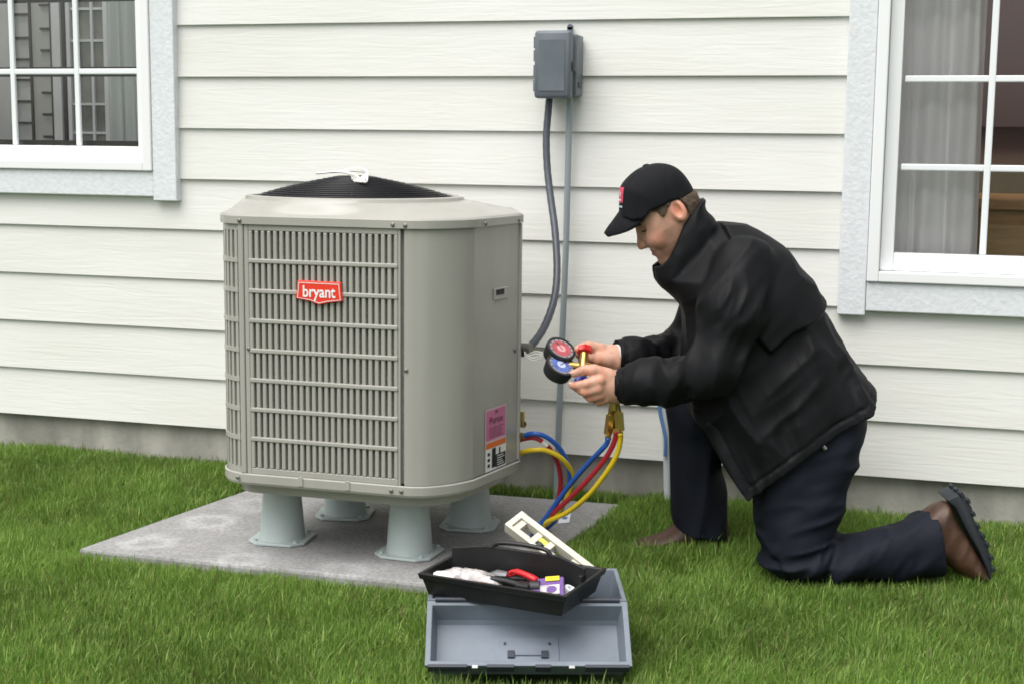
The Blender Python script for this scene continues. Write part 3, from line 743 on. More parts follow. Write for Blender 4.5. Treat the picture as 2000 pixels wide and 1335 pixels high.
# feet: flanged cones
fm_ = MB().lathe((0,0,0), (0,0,1), [(.0, .060), (.010, .0575), (.03, .0555), (.145, .046), (.155, .0455)], 32).mesh('foot', FOOT, smooth=60)
fl_ = MB(); w_ = .074; c_ = .028
fl_.prism([(-w_+c_, -w_, 0), (w_-c_, -w_, 0), (w_, -w_+c_, 0), (w_, w_-c_, 0), (w_-c_, w_, 0), (-w_+c_, w_, 0), (-w_, w_-c_, 0), (-w_, -w_+c_, 0)], (0, 0, .007))
flm = fl_.mesh('flange', FOOT, bevel=.002)
bom = MB().lathe((0,0,0), (0,0,1), [(0, .006), (.005, .0055), (.006, .003)], 8).mesh('bolt', FOOT, smooth=40)
for (x, y), a in zip([(a[0], a[1]) for a in [(-1.5619,-0.6618,-0.121),(-1.2116,-0.676,-0.121),(-1.5069,-0.3859,-0.121),(-1.1503,-0.3825,-0.121)]], (.1, -.05, .2, .1)):
    ft = link('foot', fm_, ac, loc=(0,0,0)); ft.matrix_basis = world_matrix(ac).inverted() @ Matrix.Translation((x, y, PADZ+.004)) @ Matrix.Rotation(a, 4, 'Z')
    link('flange', flm, ft, loc=(0,0,-.003))
    for sx in (-1, 1):
        for sy in (-1, 1): link('bolt', bom, ft, loc=(sx*.053, sy*.053, .004))
# service valves on the rear right corner
for pz in (.172, .140):
    b = MB(); b.tube([(-1.05, -.40, pz), (-.985, -.455, pz)], .009, 8); b.build('service_valve', BRASS, ac, smooth=40)
b = MB(); b.tube([(-.990, -.452, .165), (-.990, -.452, .205)], .0065, 8); b.build('service_valve', BRASS, ac, smooth=40)
b = MB(); b.cyl((-1.0, -.465, .37), (-.962, -.475, .372), .0125, n=12); b.build('cable_gland', SCREW, ac, smooth=40)

# loops of white wire lying on top of the fan guard
wb = MB()
for k in range(4):
    zz = dome(.06)+.004
    pts = [(-1.50, -.56-.004*k, zz+.006), (-1.44+.004*k, -.585, zz+.011), (-1.385+.006*k, -.63-.006*k, zz+.007), (-1.335+.003*k-.012*(3-k), -.69-.016*(k-3), dome(.11)+.006),
           (-1.322+.002*k-.010*(3-k), -.70-.010*(k-3), dome(.12)+.006), (-1.318-.010*(3-k), -.685-.006*(k-3), dome(.11)+.008), (-1.345, -.62, zz+.009+.002*k), (-1.39, -.58, zz+.014+.002*k), (-1.45, -.555, zz+.010)]
    wb.tube(bez(pts, 6), .0028, 7)
tag(wb.build('wire_bundle', WIREW, smooth=180), 'loops of thin white wire lying on the black fan guard', 'wire')

# ------------------------------------------------------------------ electrical box, conduit and whip on the wall
eb = thing('electrical_box', (-1.01, 0, 1.0), 'grey plastic electrical disconnect box mounted on the cream siding', 'electrical box')
b = MB(); b.box((-1.058, -.078, 1.008), (-.955, -.002, 1.172)); b.build('box_body', GREYBOX, eb, bevel=.005, smooth=40)
b = MB()
lo_, hi_ = (-1.062, 1.003), (-.966, 1.177)
rows = [[(hi_[0]+.003 if i else lo_[0]-.001, -.080, z) for i, z in ()] for _ in ()]
b.box((-1.064, -.118, 1.000), (-.962, -.0785, 1.180)); b.build('lid', GREYBOX, eb, bevel=.009, smooth=50)
b = MB(); b.box((-1.05, -.1195, 1.02), (-.978, -.1182, 1.155)); b.build('lid_panel', mat('grey_box_panel', (.128, .15, .173), .4, noise=(14, .12)), eb)
for z in (1.035, 1.075, 1.115, 1.15):
    b = MB(); b.cyl((-1.066, -.096, z-.016), (-1.066, -.096, z+.014), .005, n=10); b.build('hinge_knuckle', GREYBOX, eb, smooth=40)
b = MB(); b.box((-.9608, -.103, 1.072), (-.953, -.088, 1.098)); b.build('latch', mat('latch_dark', (.05, .06, .07), .5), eb, bevel=.002)
b = MB(); b.box((-.956, -.06, 1.03), (-.9515, -.03, 1.045)); b.build('side_knockout', mat('latch_dark_b', (.06, .07, .08), .5), eb, bevel=.001)
b = MB(); b.box((-1.000, -.012, 1.165), (-.984, -.003, 1.196)); b.cyl((-.992, -.012, 1.196), (-.992, -.003, 1.196), .008, n=14); b.build('mounting_tab', GREYBOX, eb, smooth=40)
b = MB(); b.tube([(-.985, -.030, 1.009), (-.989, -.029, .6), (-1.000, -.027, .2), (-1.008, -.027, -.165)], .0088, 14)
tag(b.build('conduit_pipe', CONDUIT, smooth=60), 'thin straight grey conduit pipe running down the siding below the box', 'pipe')
wp = [(-1.0373,-0.05,1.0052),(-1.0384,-0.055,0.9704),(-1.0391,-0.07,0.8938),(-1.0296,-0.09,0.8106),(-1.0103,-0.12,0.7284),(-0.9871,-0.16,0.6479),(-0.9669,-0.21,0.5558),(-0.957,-0.26,0.4924),(-0.9569,-0.31,0.4436),(-0.9635,-0.37,0.3996),(-0.9764,-0.43,0.3697),(-0.9906,-0.465,0.3554)]
b = MB(); pth = bez(wp, 8)
rad = .0102 + .0004*np.sin(np.arange(len(pth))*2.2)
b.tube(pth, rad, 12); b.cyl(tuple(wp[0]), (wp[0][0], wp[0][1], wp[0][2]+.03), .0125, n=14)
tag(b.build('flexible_conduit', WHIP, smooth=60), 'dark grey flexible conduit curving from the box down to the air conditioner', 'cable')
b = MB()
for k in range(2):
    b.tube(bez([(-0.9783,-0.48,0.3634),(-0.9688,-0.485,0.3555),(-0.954,-0.49,0.3492),(-0.9381,-0.49,0.3539),(-0.9281,-0.488,0.3619),(-0.9447,-0.486,0.3659),(-0.9638,-0.484,0.3595)], 5) + np.array((0, 0, -.006*k)), .0016, 6)
tag(b.build('loose_wire', WIREW, smooth=180), 'small curl of loose white wire beside the end of the flexible conduit', 'wire')
# white pipe with blue tape by the foundation behind the man
wp_ = thing('white_pipe', (-.24, -.03, -.165), 'slim white pipe with blue cord up the wall behind the far leg', 'pipe')
b = MB(); b.tube([(-0.6858,-0.03,-0.1023),(-0.6901,-0.03,0.0071),(-0.6966,-0.03,0.0939),(-0.706,-0.03,0.1801)], .0095, 12); b.build('tube', PIPEW, wp_, smooth=60)
b = MB(); b.tube(bez([(-0.7131,-0.045,0.175),(-0.7077,-0.046,0.1395),(-0.6963,-0.048,0.0974),(-0.6913,-0.048,0.0717),(-0.6919,-0.046,0.0249)], 5), .005, 8); b.build('blue_cord', TAPEB, wp_, smooth=60)

# ------------------------------------------------------------------ the kneeling man
ANG = 0.2854784
man = thing('person', (-.35, -.45, 0.0), 'man in black cap, black jacket and navy trousers kneeling on the grass holding gauges', 'person', rz=ANG)

# head: profile given width
headp = chaikin([(-0.3541,0.7332),(-0.3533,0.7005),(-0.3493,0.6811),(-0.3428,0.6665),(-0.3352,0.6544),(-0.3289,0.6435),(-0.3202,0.6387),(-0.3141,0.6351),(-0.3091,0.6315),(-0.3053,0.6254),(-0.3064,0.6218),(-0.3014,0.6169),(-0.2976,0.6121),(-0.2962,0.6047),(-0.2887,0.595),(-0.2738,0.589),(-0.2413,0.6065),(-0.226,0.5822),(-0.1804,0.6133),(-0.1775,0.6804),(-0.198,0.7167),(-0.2121,0.7432),(-0.2251,0.7721),(-0.2441,0.8008),(-0.2759,0.815),(-0.3134,0.8122),(-0.3431,0.7853)], 2)
nosep = chaikin([(-0.3493,0.6823),(-0.3478,0.6714),(-0.3475,0.6592),(-0.3472,0.6445),(-0.3446,0.6348),(-0.3372,0.6312),(-0.3275,0.6362),(-0.318,0.6473),(-0.3259,0.6728),(-0.3384,0.6848)], 2)
EYE = [(-0.3316,-0.034,0.6822)][0]
DOWN = np.array([.52, 0, -.85]); FWD = np.array([-.85, 0, -.52])
def head(P):
    s = (P - np.array([EYE[0], 0, EYE[2]])) @ DOWN
    W = np.interp(s, [-.12, -.02, .02, .055, .085, .12], [.079, .077, .072, .060, .046, .052])
    d = infl(P, headp, 0, W, .072, 2.3)
    d = smin(d, infl(P, nosep, 0, np.interp(s, [-.01, .035], [.010, .0185]), .016, 2.0), .007)
    for sg in (1, -1):
        for a, r, k in NOST: d = smin(d, np.linalg.norm(P - np.array([a[0], a[1]*sg, a[2]]), axis=1) - r, k)
        e = np.array([EYE[0], EYE[1]*sg, EYE[2]])
        d = smax(d, -(np.linalg.norm(P - e - np.array([-.010, -.004*sg, -.002]), axis=1) - .0135), .012)
        d = smin(d, np.linalg.norm(P - e - np.array([.006, .004*sg, 0]), axis=1) - .0125, .004)
        d = smin(d, rc(P, (BROW[0][0], BROW[0][1]*sg, BROW[0][2]), (BROW[1][0], BROW[1][1]*sg, BROW[1][2]), .008, .006), .012)
        d = smin(d, np.linalg.norm(P - np.array([CHEEK[0], CHEEK[1]*sg, CHEEK[2]]), axis=1) - .0215, .016)
        d = smax(d, -rc(P, (CRE[0][0], CRE[0][1]*sg, CRE[0][2]), (CRE[1][0], CRE[1][1]*sg, CRE[1][2]), .0045, .0035), .006)
        # ear: a tilted shell with a hollow
        c = np.array([EAR[0], EAR[1]*sg, EAR[2]])
        Re = np.stack([DOWN, np.array([FWD[0], .25*sg, FWD[2]])/1.03, np.array([-.2*sg*FWD[0], 1, 0])])
        de = ell(P, c, (.029, .0175, .011), Re)
        de = smax(de, -ell(P, c + np.array([0, -.011*sg, 0]) + DOWN*-.003 + FWD*.003, (.019, .0095, .012), Re), .003)
        d = smin(d, de, .006)
    d = smax(d, -chain(P, MOUTH, .002), .004)
    d = smin(d, chain(P, LIPU, .002), .004); d = smin(d, chain(P, LIPL, .002), .004)
    return d
NOST = [(a, .0075, .006) for a in [(-0.3299,-0.011,0.6443)]]
BROW = [(-0.346,-0.015,0.6942),(-0.3312,-0.05,0.7036)]
CHEEK = [(-0.3042,-0.042,0.6625)][0]
CRE = [(-0.3209,-0.03,0.6518),(-0.2969,-0.036,0.6332)]
EAR = [(-0.2592,-0.075,0.7307)][0]
MOUTH = [(-0.3115,0.0,0.629,0.0022),(-0.3045,-0.016,0.6316,0.0026),(-0.2884,-0.033,0.6439,0.0026)]
MOUTH = MOUTH + [(a[0], -a[1], a[2], a[3]) for a in MOUTH[1:]][::-1] if False else MOUTH
LIPU = [(-0.3116,0.0,0.6333,0.0045),(-0.3033,-0.015,0.6358,0.004),(-0.2937,-0.027,0.6416,0.002)]
LIPL = [(-0.3065,0.0,0.6236,0.0055),(-0.3006,-0.014,0.626,0.0048),(-0.2924,-0.027,0.6356,0.0022)]

# hands: palm, four fingers, thumb
NH = dict(palm=[(-0.3615,-0.085,0.3163,0.03),(-0.3929,-0.085,0.3197,0.034),(-0.4294,-0.088,0.3247,0.03)],
          palm2=[(-0.3874,-0.08,0.3029,0.026),(-0.4237,-0.082,0.2992,0.024)],
          thumb=[(-0.4161,-0.1,0.3463,0.017),(-0.4502,-0.104,0.3587,0.0135),(-0.4739,-0.1,0.3578,0.0115),(-0.495,-0.092,0.3478,0.0095)],
          f=[[(-0.4358,-0.112,0.336,0.0145),(-0.4668,-0.112,0.3271,0.0118),(-0.4828,-0.098,0.3209,0.0108),(-0.4991,-0.086,0.3187,0.0092)],
             [(-0.4403,-0.112,0.3165,0.0145),(-0.4686,-0.108,0.3082,0.012),(-0.4775,-0.092,0.3077,0.0108),(-0.489,-0.078,0.3113,0.0095)],
             [(-0.4348,-0.106,0.3009,0.014),(-0.456,-0.1,0.2923,0.0115),(-0.4637,-0.086,0.2958,0.0104),(-0.4718,-0.076,0.3038,0.0092)],
             [(-0.4221,-0.098,0.2899,0.0125),(-0.4372,-0.092,0.2813,0.01),(-0.4463,-0.08,0.2851,0.009),(-0.4546,-0.074,0.2938,0.008)]])
FH = dict(palm=[(-0.3599,0.042,0.3666,0.025),(-0.3924,0.042,0.3675,0.0275),(-0.4277,0.038,0.374,0.0275)],
          palm2=[(-0.3926,0.035,0.3547,0.025),(-0.4227,0.032,0.3548,0.023)],
          thumb=[(-0.4115,0.015,0.3626,0.016),(-0.4371,0.002,0.3668,0.0125),(-0.4549,-0.006,0.3741,0.0105),(-0.4676,-0.01,0.3808,0.009)],
          f=[[(-0.4285,0.03,0.3903,0.014),(-0.4563,0.022,0.3962,0.0118),(-0.4718,0.01,0.3965,0.0105),(-0.4845,-0.0,0.3928,0.009)],
             [(-0.4319,0.052,0.3744,0.014),(-0.4597,0.05,0.382,0.0115),(-0.4751,0.04,0.3808,0.0104),(-0.4804,0.03,0.3734,0.009)],
             [(-0.4314,0.055,0.36,0.0135),(-0.4565,0.056,0.3634,0.0112),(-0.4695,0.046,0.3635,0.0102),(-0.4724,0.036,0.3587,0.0088)],
             [(-0.4265,0.05,0.3482,0.012),(-0.4464,0.052,0.3476,0.01),(-0.4594,0.044,0.3488,0.009),(-0.4648,0.036,0.3487,0.0078)]])
def hand(P, H):
    d = smin(chain(P, H['palm'], .012), chain(P, H['palm2'], .012), .016)
    d = smin(d, chain(P, H['thumb'], .004), .010)
    for q in H['f']: d = smin(d, chain(P, q, .003), .006)
    return d
NARM = [(-0.1095,-0.1,0.5806,0.045),(-0.169,-0.185,0.3866,0.038),(-0.2739,-0.14,0.3388,0.034),(-0.3569,-0.088,0.3169,0.029)]
FARM = [(-0.1151,0.1,0.5552,0.045),(-0.1998,0.19,0.3563,0.04),(-0.292,0.11,0.3556,0.034),(-0.3574,0.042,0.3653,0.027)]
TORSO = [(-0.1877,0.0,0.656,0.045),(-0.1057,0.0,0.5712,0.075),(-0.0395,0.0,0.4236,0.095),(0.0653,0.0,0.2622,0.09)]
NLEG = [(0.0701,-0.1,0.2441,0.07),(0.0266,-0.11,-0.0915,0.026),(0.2005,-0.12,-0.0867,0.026),(0.332,-0.12,-0.0452,0.036),(0.3919,-0.12,-0.0321,0.036)]
FLEG = [(0.0853,0.09,0.2068,0.07),(-0.1733,0.14,0.2074,0.045),(-0.1681,0.145,0.0477,0.045),(-0.1591,0.145,-0.086,0.036)]
def body(P):
    d = np.full(len(P), 1.0)
    m = P[:,2] > .53
    if m.any(): d[m] = head(P[m])
    t = chain(P, TORSO, .03)
    for c in (NARM, FARM, NLEG, FLEG): t = smin(t, chain(P, c, .02), .02)
    hm = (P[:,0] < -.30) & (P[:,2] > .2) & (P[:,2] < .47)
    hd = np.full(len(P), 1.0)
    if hm.any(): hd[hm] = np.minimum(hand(P[hm], NH), hand(P[hm], FH))
    return smin(smin(d, t, .012), hd, .008)
V_, F_ = nets(body, (-.56, -.30, -.16), (.46, .32, .86), .0032)
cent = V_[F_].mean(1)
lipm = (np.minimum(chain(cent, LIPU, .002), chain(cent, LIPL, .002)) < .0022)
V_ = relax(V_, F_, 1, .4)
bme = np_mesh('body', V_, F_, [SKIN, LIP], True, lipm)
tone = np.ones((len(V_), 4), np.float32)
def blush(c, r, col):                          # ruddy cheeks, nose, ears and knuckles; beard shade along the jaw
    w = np.exp(-(np.linalg.norm(V_*np.array([1, 0, 1]) - np.array([c[0], 0, c[2]]), axis=1)/r)**2)[:, None]
    tone[:, :3] = tone[:, :3]*(1-w) + tone[:, :3]*w*np.array(col)
blush(CHEEK, .020, (1.06, .84, .80)); blush(EAR, .022, (1.10, .78, .70)); blush([(-0.3434,0.0,0.6385)][0], .012, (1.05, .80, .74))
for px_ in [(-0.2829,0.0,0.6098),(-0.2663,0.0,0.6307),(-0.2978,0.0,0.6194),(-0.2523,0.0,0.6553)]: blush(px_, .020, (.86, .83, .82))
for H_ in (NH, FH):
    for q in H_['f']:
        for kn in q[:2]: blush(kn, .008, (1.02, .84, .78))
        blush(q[-1], .009, (1.04, .86, .82))
ta_ = bme.attributes.new('tone', 'FLOAT_COLOR', 'POINT'); ta_.data.foreach_set('color', tone.ravel())
link('body', bme, man, local=True)
# nails of the near hand
for q in NH['f'] + [NH['thumb']]:
    a_, b_ = np.array(q[-1][:3]), np.array(q[-2][:3]); dr = a_-b_; dr /= np.linalg.norm(dr); up_ = np.array((0, -.7, .7)); up_ -= dr*(up_@dr); up_ /= np.linalg.norm(up_)
    b = MB(); b.obox(a_ + dr*.002 + up_*(q[-1][3]*.90), dr*.0045, np.cross(dr, up_)*.0040, up_*.0012); b.build('fingernail', NAIL, man, local=True, bevel=.001)

# eye, brow
for sg in (1, -1):
    b = MB(); e = np.array([EYE[0], EYE[1]*sg, EYE[2]])
    b.tube([e + np.array([-.0082, -.010*sg, -.0042]), e + np.array([-.0065, -.0125*sg, -.003]), e + np.array([.001, -.0105*sg, -.0005])], [.0016, .0026, .0014], 6)
    b.build('eyelashes', INK, man, smooth=180, local=True)
    b = MB(); bb_ = [np.array([a[0], a[1]*sg, a[2]]) for a in BROW]
    off = np.array([-.005, -.0045*sg, -.0045])
    b.tube([bb_[0]+off, (bb_[0]+bb_[1])/2+off*1.25, bb_[1]+off*.9], [.0022, .0034, .0016], 7); b.build('eyebrow', HAIR, man, smooth=180, local=True)
# hair shells
hairp = [(-0.2519,0.7903),(-0.1946,0.7909),(-0.1907,0.7409),(-0.2161,0.7072),(-0.2321,0.7213),(-0.2386,0.7404),(-0.2509,0.7522),(-0.2655,0.7616)]
sidep = [(-0.3216,0.7262),(-0.3151,0.7547),(-0.2682,0.7789),(-0.2653,0.7576),(-0.2769,0.748),(-0.2826,0.7385),(-0.2871,0.7266),(-0.2915,0.7146),(-0.2999,0.7169),(-0.3073,0.7263)]
capcut = [(-0.5291,0.9174),(-0.0551,0.9223),(-0.0503,0.7832),(-0.2216,0.7719),(-0.2463,0.7586),(-0.2748,0.7535),(-0.2959,0.7402),(-0.3255,0.7268),(-0.3394,0.7088),(-0.3632,0.7062),(-0.4004,0.7106),(-0.5259,0.7093)]
hairpp = chaikin([(-0.3541,0.7332),(-0.3495,0.6908),(-0.3255,0.6545),(-0.2782,0.6184),(-0.2294,0.6189),(-0.1924,0.6924),(-0.1963,0.7409),(-0.2094,0.7747),(-0.2394,0.8069),(-0.276,0.8186),(-0.3135,0.8146),(-0.3456,0.7877)], 2)
def hairf(P):
    h = infl(P, hairpp, 0, np.full(len(P), .082), .072, 2.3) - .003*vnoise(P*np.array([90, 90, 160]))
    c = np.maximum(poly_sd(P[:,0], P[:,2], hairp), poly_sd(P[:,0], P[:,2], sidep))
    return np.maximum(np.maximum(h, -c), poly_sd(P[:,0], P[:,2], capcut) - .003)
V_, F_ = nets(hairf, (-.34, -.095, .60), (-.16, .095, .80), .0028)
link('hair', np_mesh('hair', V_, F_, HAIR), man, local=True)

# cap: crown, brim, button, patch
crownp = chaikin([(-0.3914,0.7147),(-0.3913,0.7413),(-0.3915,0.7776),(-0.3857,0.7909),(-0.3667,0.8116),(-0.3441,0.8275),(-0.3176,0.8362),(-0.2886,0.8377),(-0.2643,0.8319),(-0.242,0.8153),(-0.2269,0.795),(-0.218,0.7794),(-0.2101,0.7577),(-0.2034,0.6923),(-0.2175,0.6312),(-0.2905,0.6183),(-0.382,0.6173),(-0.3918,0.6782)], 2)
def capf(P):
    d = np.maximum(infl(P, crownp, 0, .0865, .085, 2.4), -poly_sd(P[:,0], P[:,2], capcut))
    q = np.arctan2(P[:,1], P[:,0]+.285)                       # six panels meet at the button: shallow seams
    return d + .0012*np.exp(-(np.abs(((q/(math.pi/3)) % 1) - .5)*22)**2)*(P[:,2] > .70) - .0022*vnoise(P*26)
V_, F_ = nets(capf, (-.44, -.10, .68), (-.17, .10, .86), .0034)
V_ = relax(V_, F_, 2)
cap = link('cap', np_mesh('cap', V_, F_, CAPM), man, local=True)
Ln = bez([(-0.3868,0.0,0.7268),(-0.395,0.0,0.7146),(-0.4068,0.0,0.6975),(-0.4175,0.0,0.6828),(-0.4246,0.0,0.6706)], 3)
Ed = bez([(-0.327,-0.077,0.7265),(-0.3429,-0.074,0.7048),(-0.3635,-0.068,0.6864),(-0.3905,-0.05,0.673),(-0.4173,-0.022,0.6636)], 3)
rows = []
for c, e in zip(Ln, Ed):
    row = []
    for t in np.linspace(-1, 1, 21):
        w_ = abs(t)**2.1; p = c*(1-w_) + e*w_; p = np.array([p[0], abs(e[1])*t, p[2]]); row.append(p)
    rows.append(row)
b = MB(); b.grid(rows)
o = b.build('brim', CAPM, man, smooth=180, local=True); md = o.modifiers.new('thickness', 'SOLIDIFY'); md.thickness = .0045; md.offset = 0
b = MB(); tp = [(-0.3296,0.0,0.8324)][0]; b.lathe((tp[0], 0, tp[2]-.002), (-.25, 0, 1), [(0, .009), (.003, .008), (.005, .004)], 14); b.build('button', CAPM, man, smooth=180, local=True)
def cap_hit(v, z, off):
    u = np.linspace(-.46, -.28, 400); d = capf(np.stack([u, np.full(400, -v), np.full(400, z)], 1))
    return (u[np.argmax(d < 0)] - off, -v, z)
zt_, zb_ = [(-0.3877,0.7811),(-0.3869,0.7451)][0][1], [(-0.3877,0.7811),(-0.3869,0.7451)][1][1]
def patch(name, v0, v1, z0, z1, mt, off, n=7):
    b = MB(); b.grid([[cap_hit(v, z, off) for v in np.linspace(v0, v1, n)] for z in np.linspace(z0, z1, n)]); return b.build(name, mt, cap, smooth=180, local=True)
patch('logo_patch', -.036, .040, zb_, zt_, PATCHR, .0012)
for k, (v0, v1) in enumerate(((-.026, -.020), (-.014, -.008), (-.002, .004), (.010, .016), (.022, .028))):
    zc = zb_ + (zt_-zb_)*(.48 if k % 2 else .40); patch('logo_letter', v0, v1, zc, zc+(zt_-zb_)*.26, PATCHW, .0022, 3)
patch('logo_outline', -.028, .032, zb_+(zt_-zb_)*.12, zb_+(zt_-zb_)*.20, PATCHW, .0020, 4)
patch('logo_line', -.034, .040, zb_-.0115, zb_-.0075, mat('patch_pale_blue', (.55, .66, .75), .6), .0014, 5)

# jacket
jp = chaikin([(-0.191,0.7265),(-0.1637,0.7073),(-0.1442,0.7087),(-0.1098,0.6982),(-0.0579,0.6744),(0.0046,0.6323),(0.056,0.5655),(0.1003,0.4995),(0.1455,0.4157),(0.2007,0.3364),(0.245,0.2867),(0.3062,0.1991),(0.2342,0.0865),(0.1136,-0.0174),(-0.0457,-0.1225),(-0.1349,-0.0846),(-0.1738,0.0437),(-0.2117,0.1961),(-0.2312,0.3218),(-0.2369,0.3967),(-0.2401,0.4711),(-0.2534,0.5105),(-0.2761,0.535),(-0.295,0.5544),(-0.2968,0.579),(-0.2776,0.5939),(-0.2426,0.6554),(-0.2197,0.7104)], 1)
AX0, AX1 = [(-0.1973,0.0,0.6924),(0.093,0.0,0.1867)]
AX0 = np.array(AX0); AXD = np.array(AX1) - AX0; AXL2 = AXD @ AXD
hem = [(0.4253,0.633),(0.4386,0.3926),(0.2179,0.3074),(0.1919,0.2692)] + [(0.1196,0.2351),(0.0733,0.2031),(-0.0191,0.1291),(-0.0922,0.066),(-0.1146,0.0939),(-0.1473,0.1485),(-0.179,0.2125)] + [(-0.2193,0.2465),(-0.332,0.2957),(-0.3978,0.4942),(-0.4053,0.8593),(0.4408,0.868)]
NS = [(-0.1071,-0.125,0.602,0.068),(-0.1424,-0.175,0.515,0.066),(-0.1736,-0.192,0.3876,0.055),(-0.1924,-0.188,0.3726,0.053),(-0.2657,-0.15,0.3466,0.049),(-0.3284,-0.115,0.3315,0.044),(-0.367,-0.092,0.3211,0.037),(-0.3918,-0.085,0.3209,0.033)]
FS = [(-0.1226,0.14,0.5768,0.075),(-0.1924,0.2,0.368,0.058),(-0.2708,0.13,0.3541,0.046),(-0.3409,0.06,0.364,0.043),(-0.3872,0.045,0.3683,0.0425)]
yoke = [(0.1037,0.5186),(0.0934,0.5052),(0.0688,0.4855)] + [(-0.0022,0.4556),(-0.0545,0.4088),(-0.0912,0.4512),(-0.111,0.5159),(-0.1199,0.6096),(-0.1577,0.7023),(0.0511,0.7045)]
collar_top = [(-0.1936,0.7575),(-0.2076,0.7455),(-0.2274,0.7238),(-0.2458,0.6949),(-0.2614,0.6515),(-0.2786,0.6152),(-0.2926,0.5994),(-0.3093,0.5931),(-0.3426,0.5734),(-0.3382,0.3783),(-0.0344,0.3815),(-0.0477,0.7591)]
collarp = chaikin([(-0.1822,0.7592),(-0.1912,0.7325),(-0.1612,0.7074),(-0.1573,0.6563),(-0.2029,0.5456),(-0.2285,0.496),(-0.2762,0.5362),(-0.3025,0.5593),(-0.3067,0.5813),(-0.3088,0.6181),(-0.2801,0.6915),(-0.2332,0.7587)], 2)
NECKC = [(-0.2242,0.0,0.697,0.05),(-0.2517,0.0,0.6309,0.055),(-0.2736,0.0,0.5817,0.035)]
def jacket(P):
    s = ((P-AX0)@AXD)/AXL2
    W = np.interp(s, [-.2, 0, .1, .22, .5, .8, 1.1], [.078, .084, .126, .172, .178, .190, .208])
    d = infl(P, jp, 0, W, .125, 2.3)
    cut = np.clip(.5 + (s-.2)*1.2, 0, 1)
    f1 = folds(P, (.46, 0, -.88), 17, 1.7, .22)*.0085*np.clip((s-.45)*3, 0, 1)          # flutes running down to the hem
    f2 = folds(P, (.75, .2, .65), 12, 4.1, .3)*.0085*np.clip((s-.1)*4, 0, 1)*np.clip((1.0-s)*3, 0, 1)
    d = d - f1 - f2
    d = d + .006*np.clip(1.25 - s, .15, 1)
    # shirt-tail yoke lies over the back as a loose flap
    d = d - .013*np.clip(poly_sd(P[:,0], P[:,2], yoke)/.006, 0, 1)
    hd_ = poly_sd(P[:,0], P[:,2], hem)
    d = d + .0022*np.exp(-((hd_ - .024)/.0035)**2)              # stitched hem line
    d = np.maximum(d, -hd_)
    a = chain(P, NS, .03)
    e = np.exp(-(np.linalg.norm(P - np.array(NS[3][:3]), axis=1)/.13)**2)
    ck = np.clip((np.linalg.norm(P - np.array(NS[-1][:3]), axis=1) - .02)/.06, 0, 1)
    a = a - ck*(folds(P, (.25, .35, .9), 24, 2.2, .3)*.0105)*(.35 + e) - folds(P, (.6, .1, .75), 15, 6.1, .25)*.0075
    d = smin(d, a, .012)
    b_ = chain(P, FS, .03); e = np.exp(-(np.linalg.norm(P - np.array(FS[2][:3]), axis=1)/.13)**2)
    ck = np.clip((np.linalg.norm(P - np.array(FS[-1][:3]), axis=1) - .02)/.05, 0, 1)
    b_ = b_ - ck*folds(P, (.2, -.3, .93), 28, 9.2, .3)*.008*(.4 + e)
    d = smin(d, b_, .025)
    for q in (NS, FS):                                                                # gathered cuffs, open at the wrist
        c0, c1 = np.array(q[-1][:3]), np.array(q[-2][:3]); ax = (c1-c0)/np.linalg.norm(c1-c0); h_ = (P-c0)@ax
        near = np.linalg.norm(P-c0, axis=1) < .09
        d = np.where(near, np.maximum(d, -h_ - .006), d)
        d = np.where(near & (h_ < .018) & (h_ > -.01), d + .0035 + .0012*np.sin(h_*900), d)
        d = np.where(near, np.maximum(d, -rc(P, c0-ax*.05, c0+ax*.006, q[-1][3]-.010, q[-1][3]-.010)), d)
    c = infl(P, collarp, 0, .088, .062, 2.3) - folds(P, (.5, 0, .85), 20, 5.5, .3)*.003
    c = np.maximum(c, -poly_sd(P[:,0], P[:,2], collar_top))
    c = smax(c, -chain(P, NECKC, .02), .003)
    d = smin(d, c, .008)
    d = np.where(P[:,2] > .58, smax(d, -chain(P, NECKC, .02), .003), d)
    return d
V_, F_ = nets(jacket, (-.47, -.32, .02), (.30, .32, .76), .0038)
V_ = relax(V_, F_, 1, .25)
jk = link('jacket', np_mesh('jacket', V_, F_, JACKET), man, local=True)
# toggle cord at the hem
b = MB(); tg = [(0.072,-0.19,0.2044),(0.0794,-0.19,0.1949)]; b.cyl(tg[0], tg[1], .006, n=8); b.build('cord_toggle', STEEL, man, local=True, smooth=40)
# white cuff edge / wrist band at the far wrist
b = MB(); wb_ = [(-0.3836,0.043,0.3674)][0]; ax_ = np.array(FS[-1][:3]) - np.array(FS[-2][:3]); b.lathe(np.array(wb_) + ax_/np.linalg.norm(ax_)*.004, ax_, [(-.003, .031), (.003, .031)], 20); b.build('wrist_band', PATCHW, man, local=True, smooth=60)

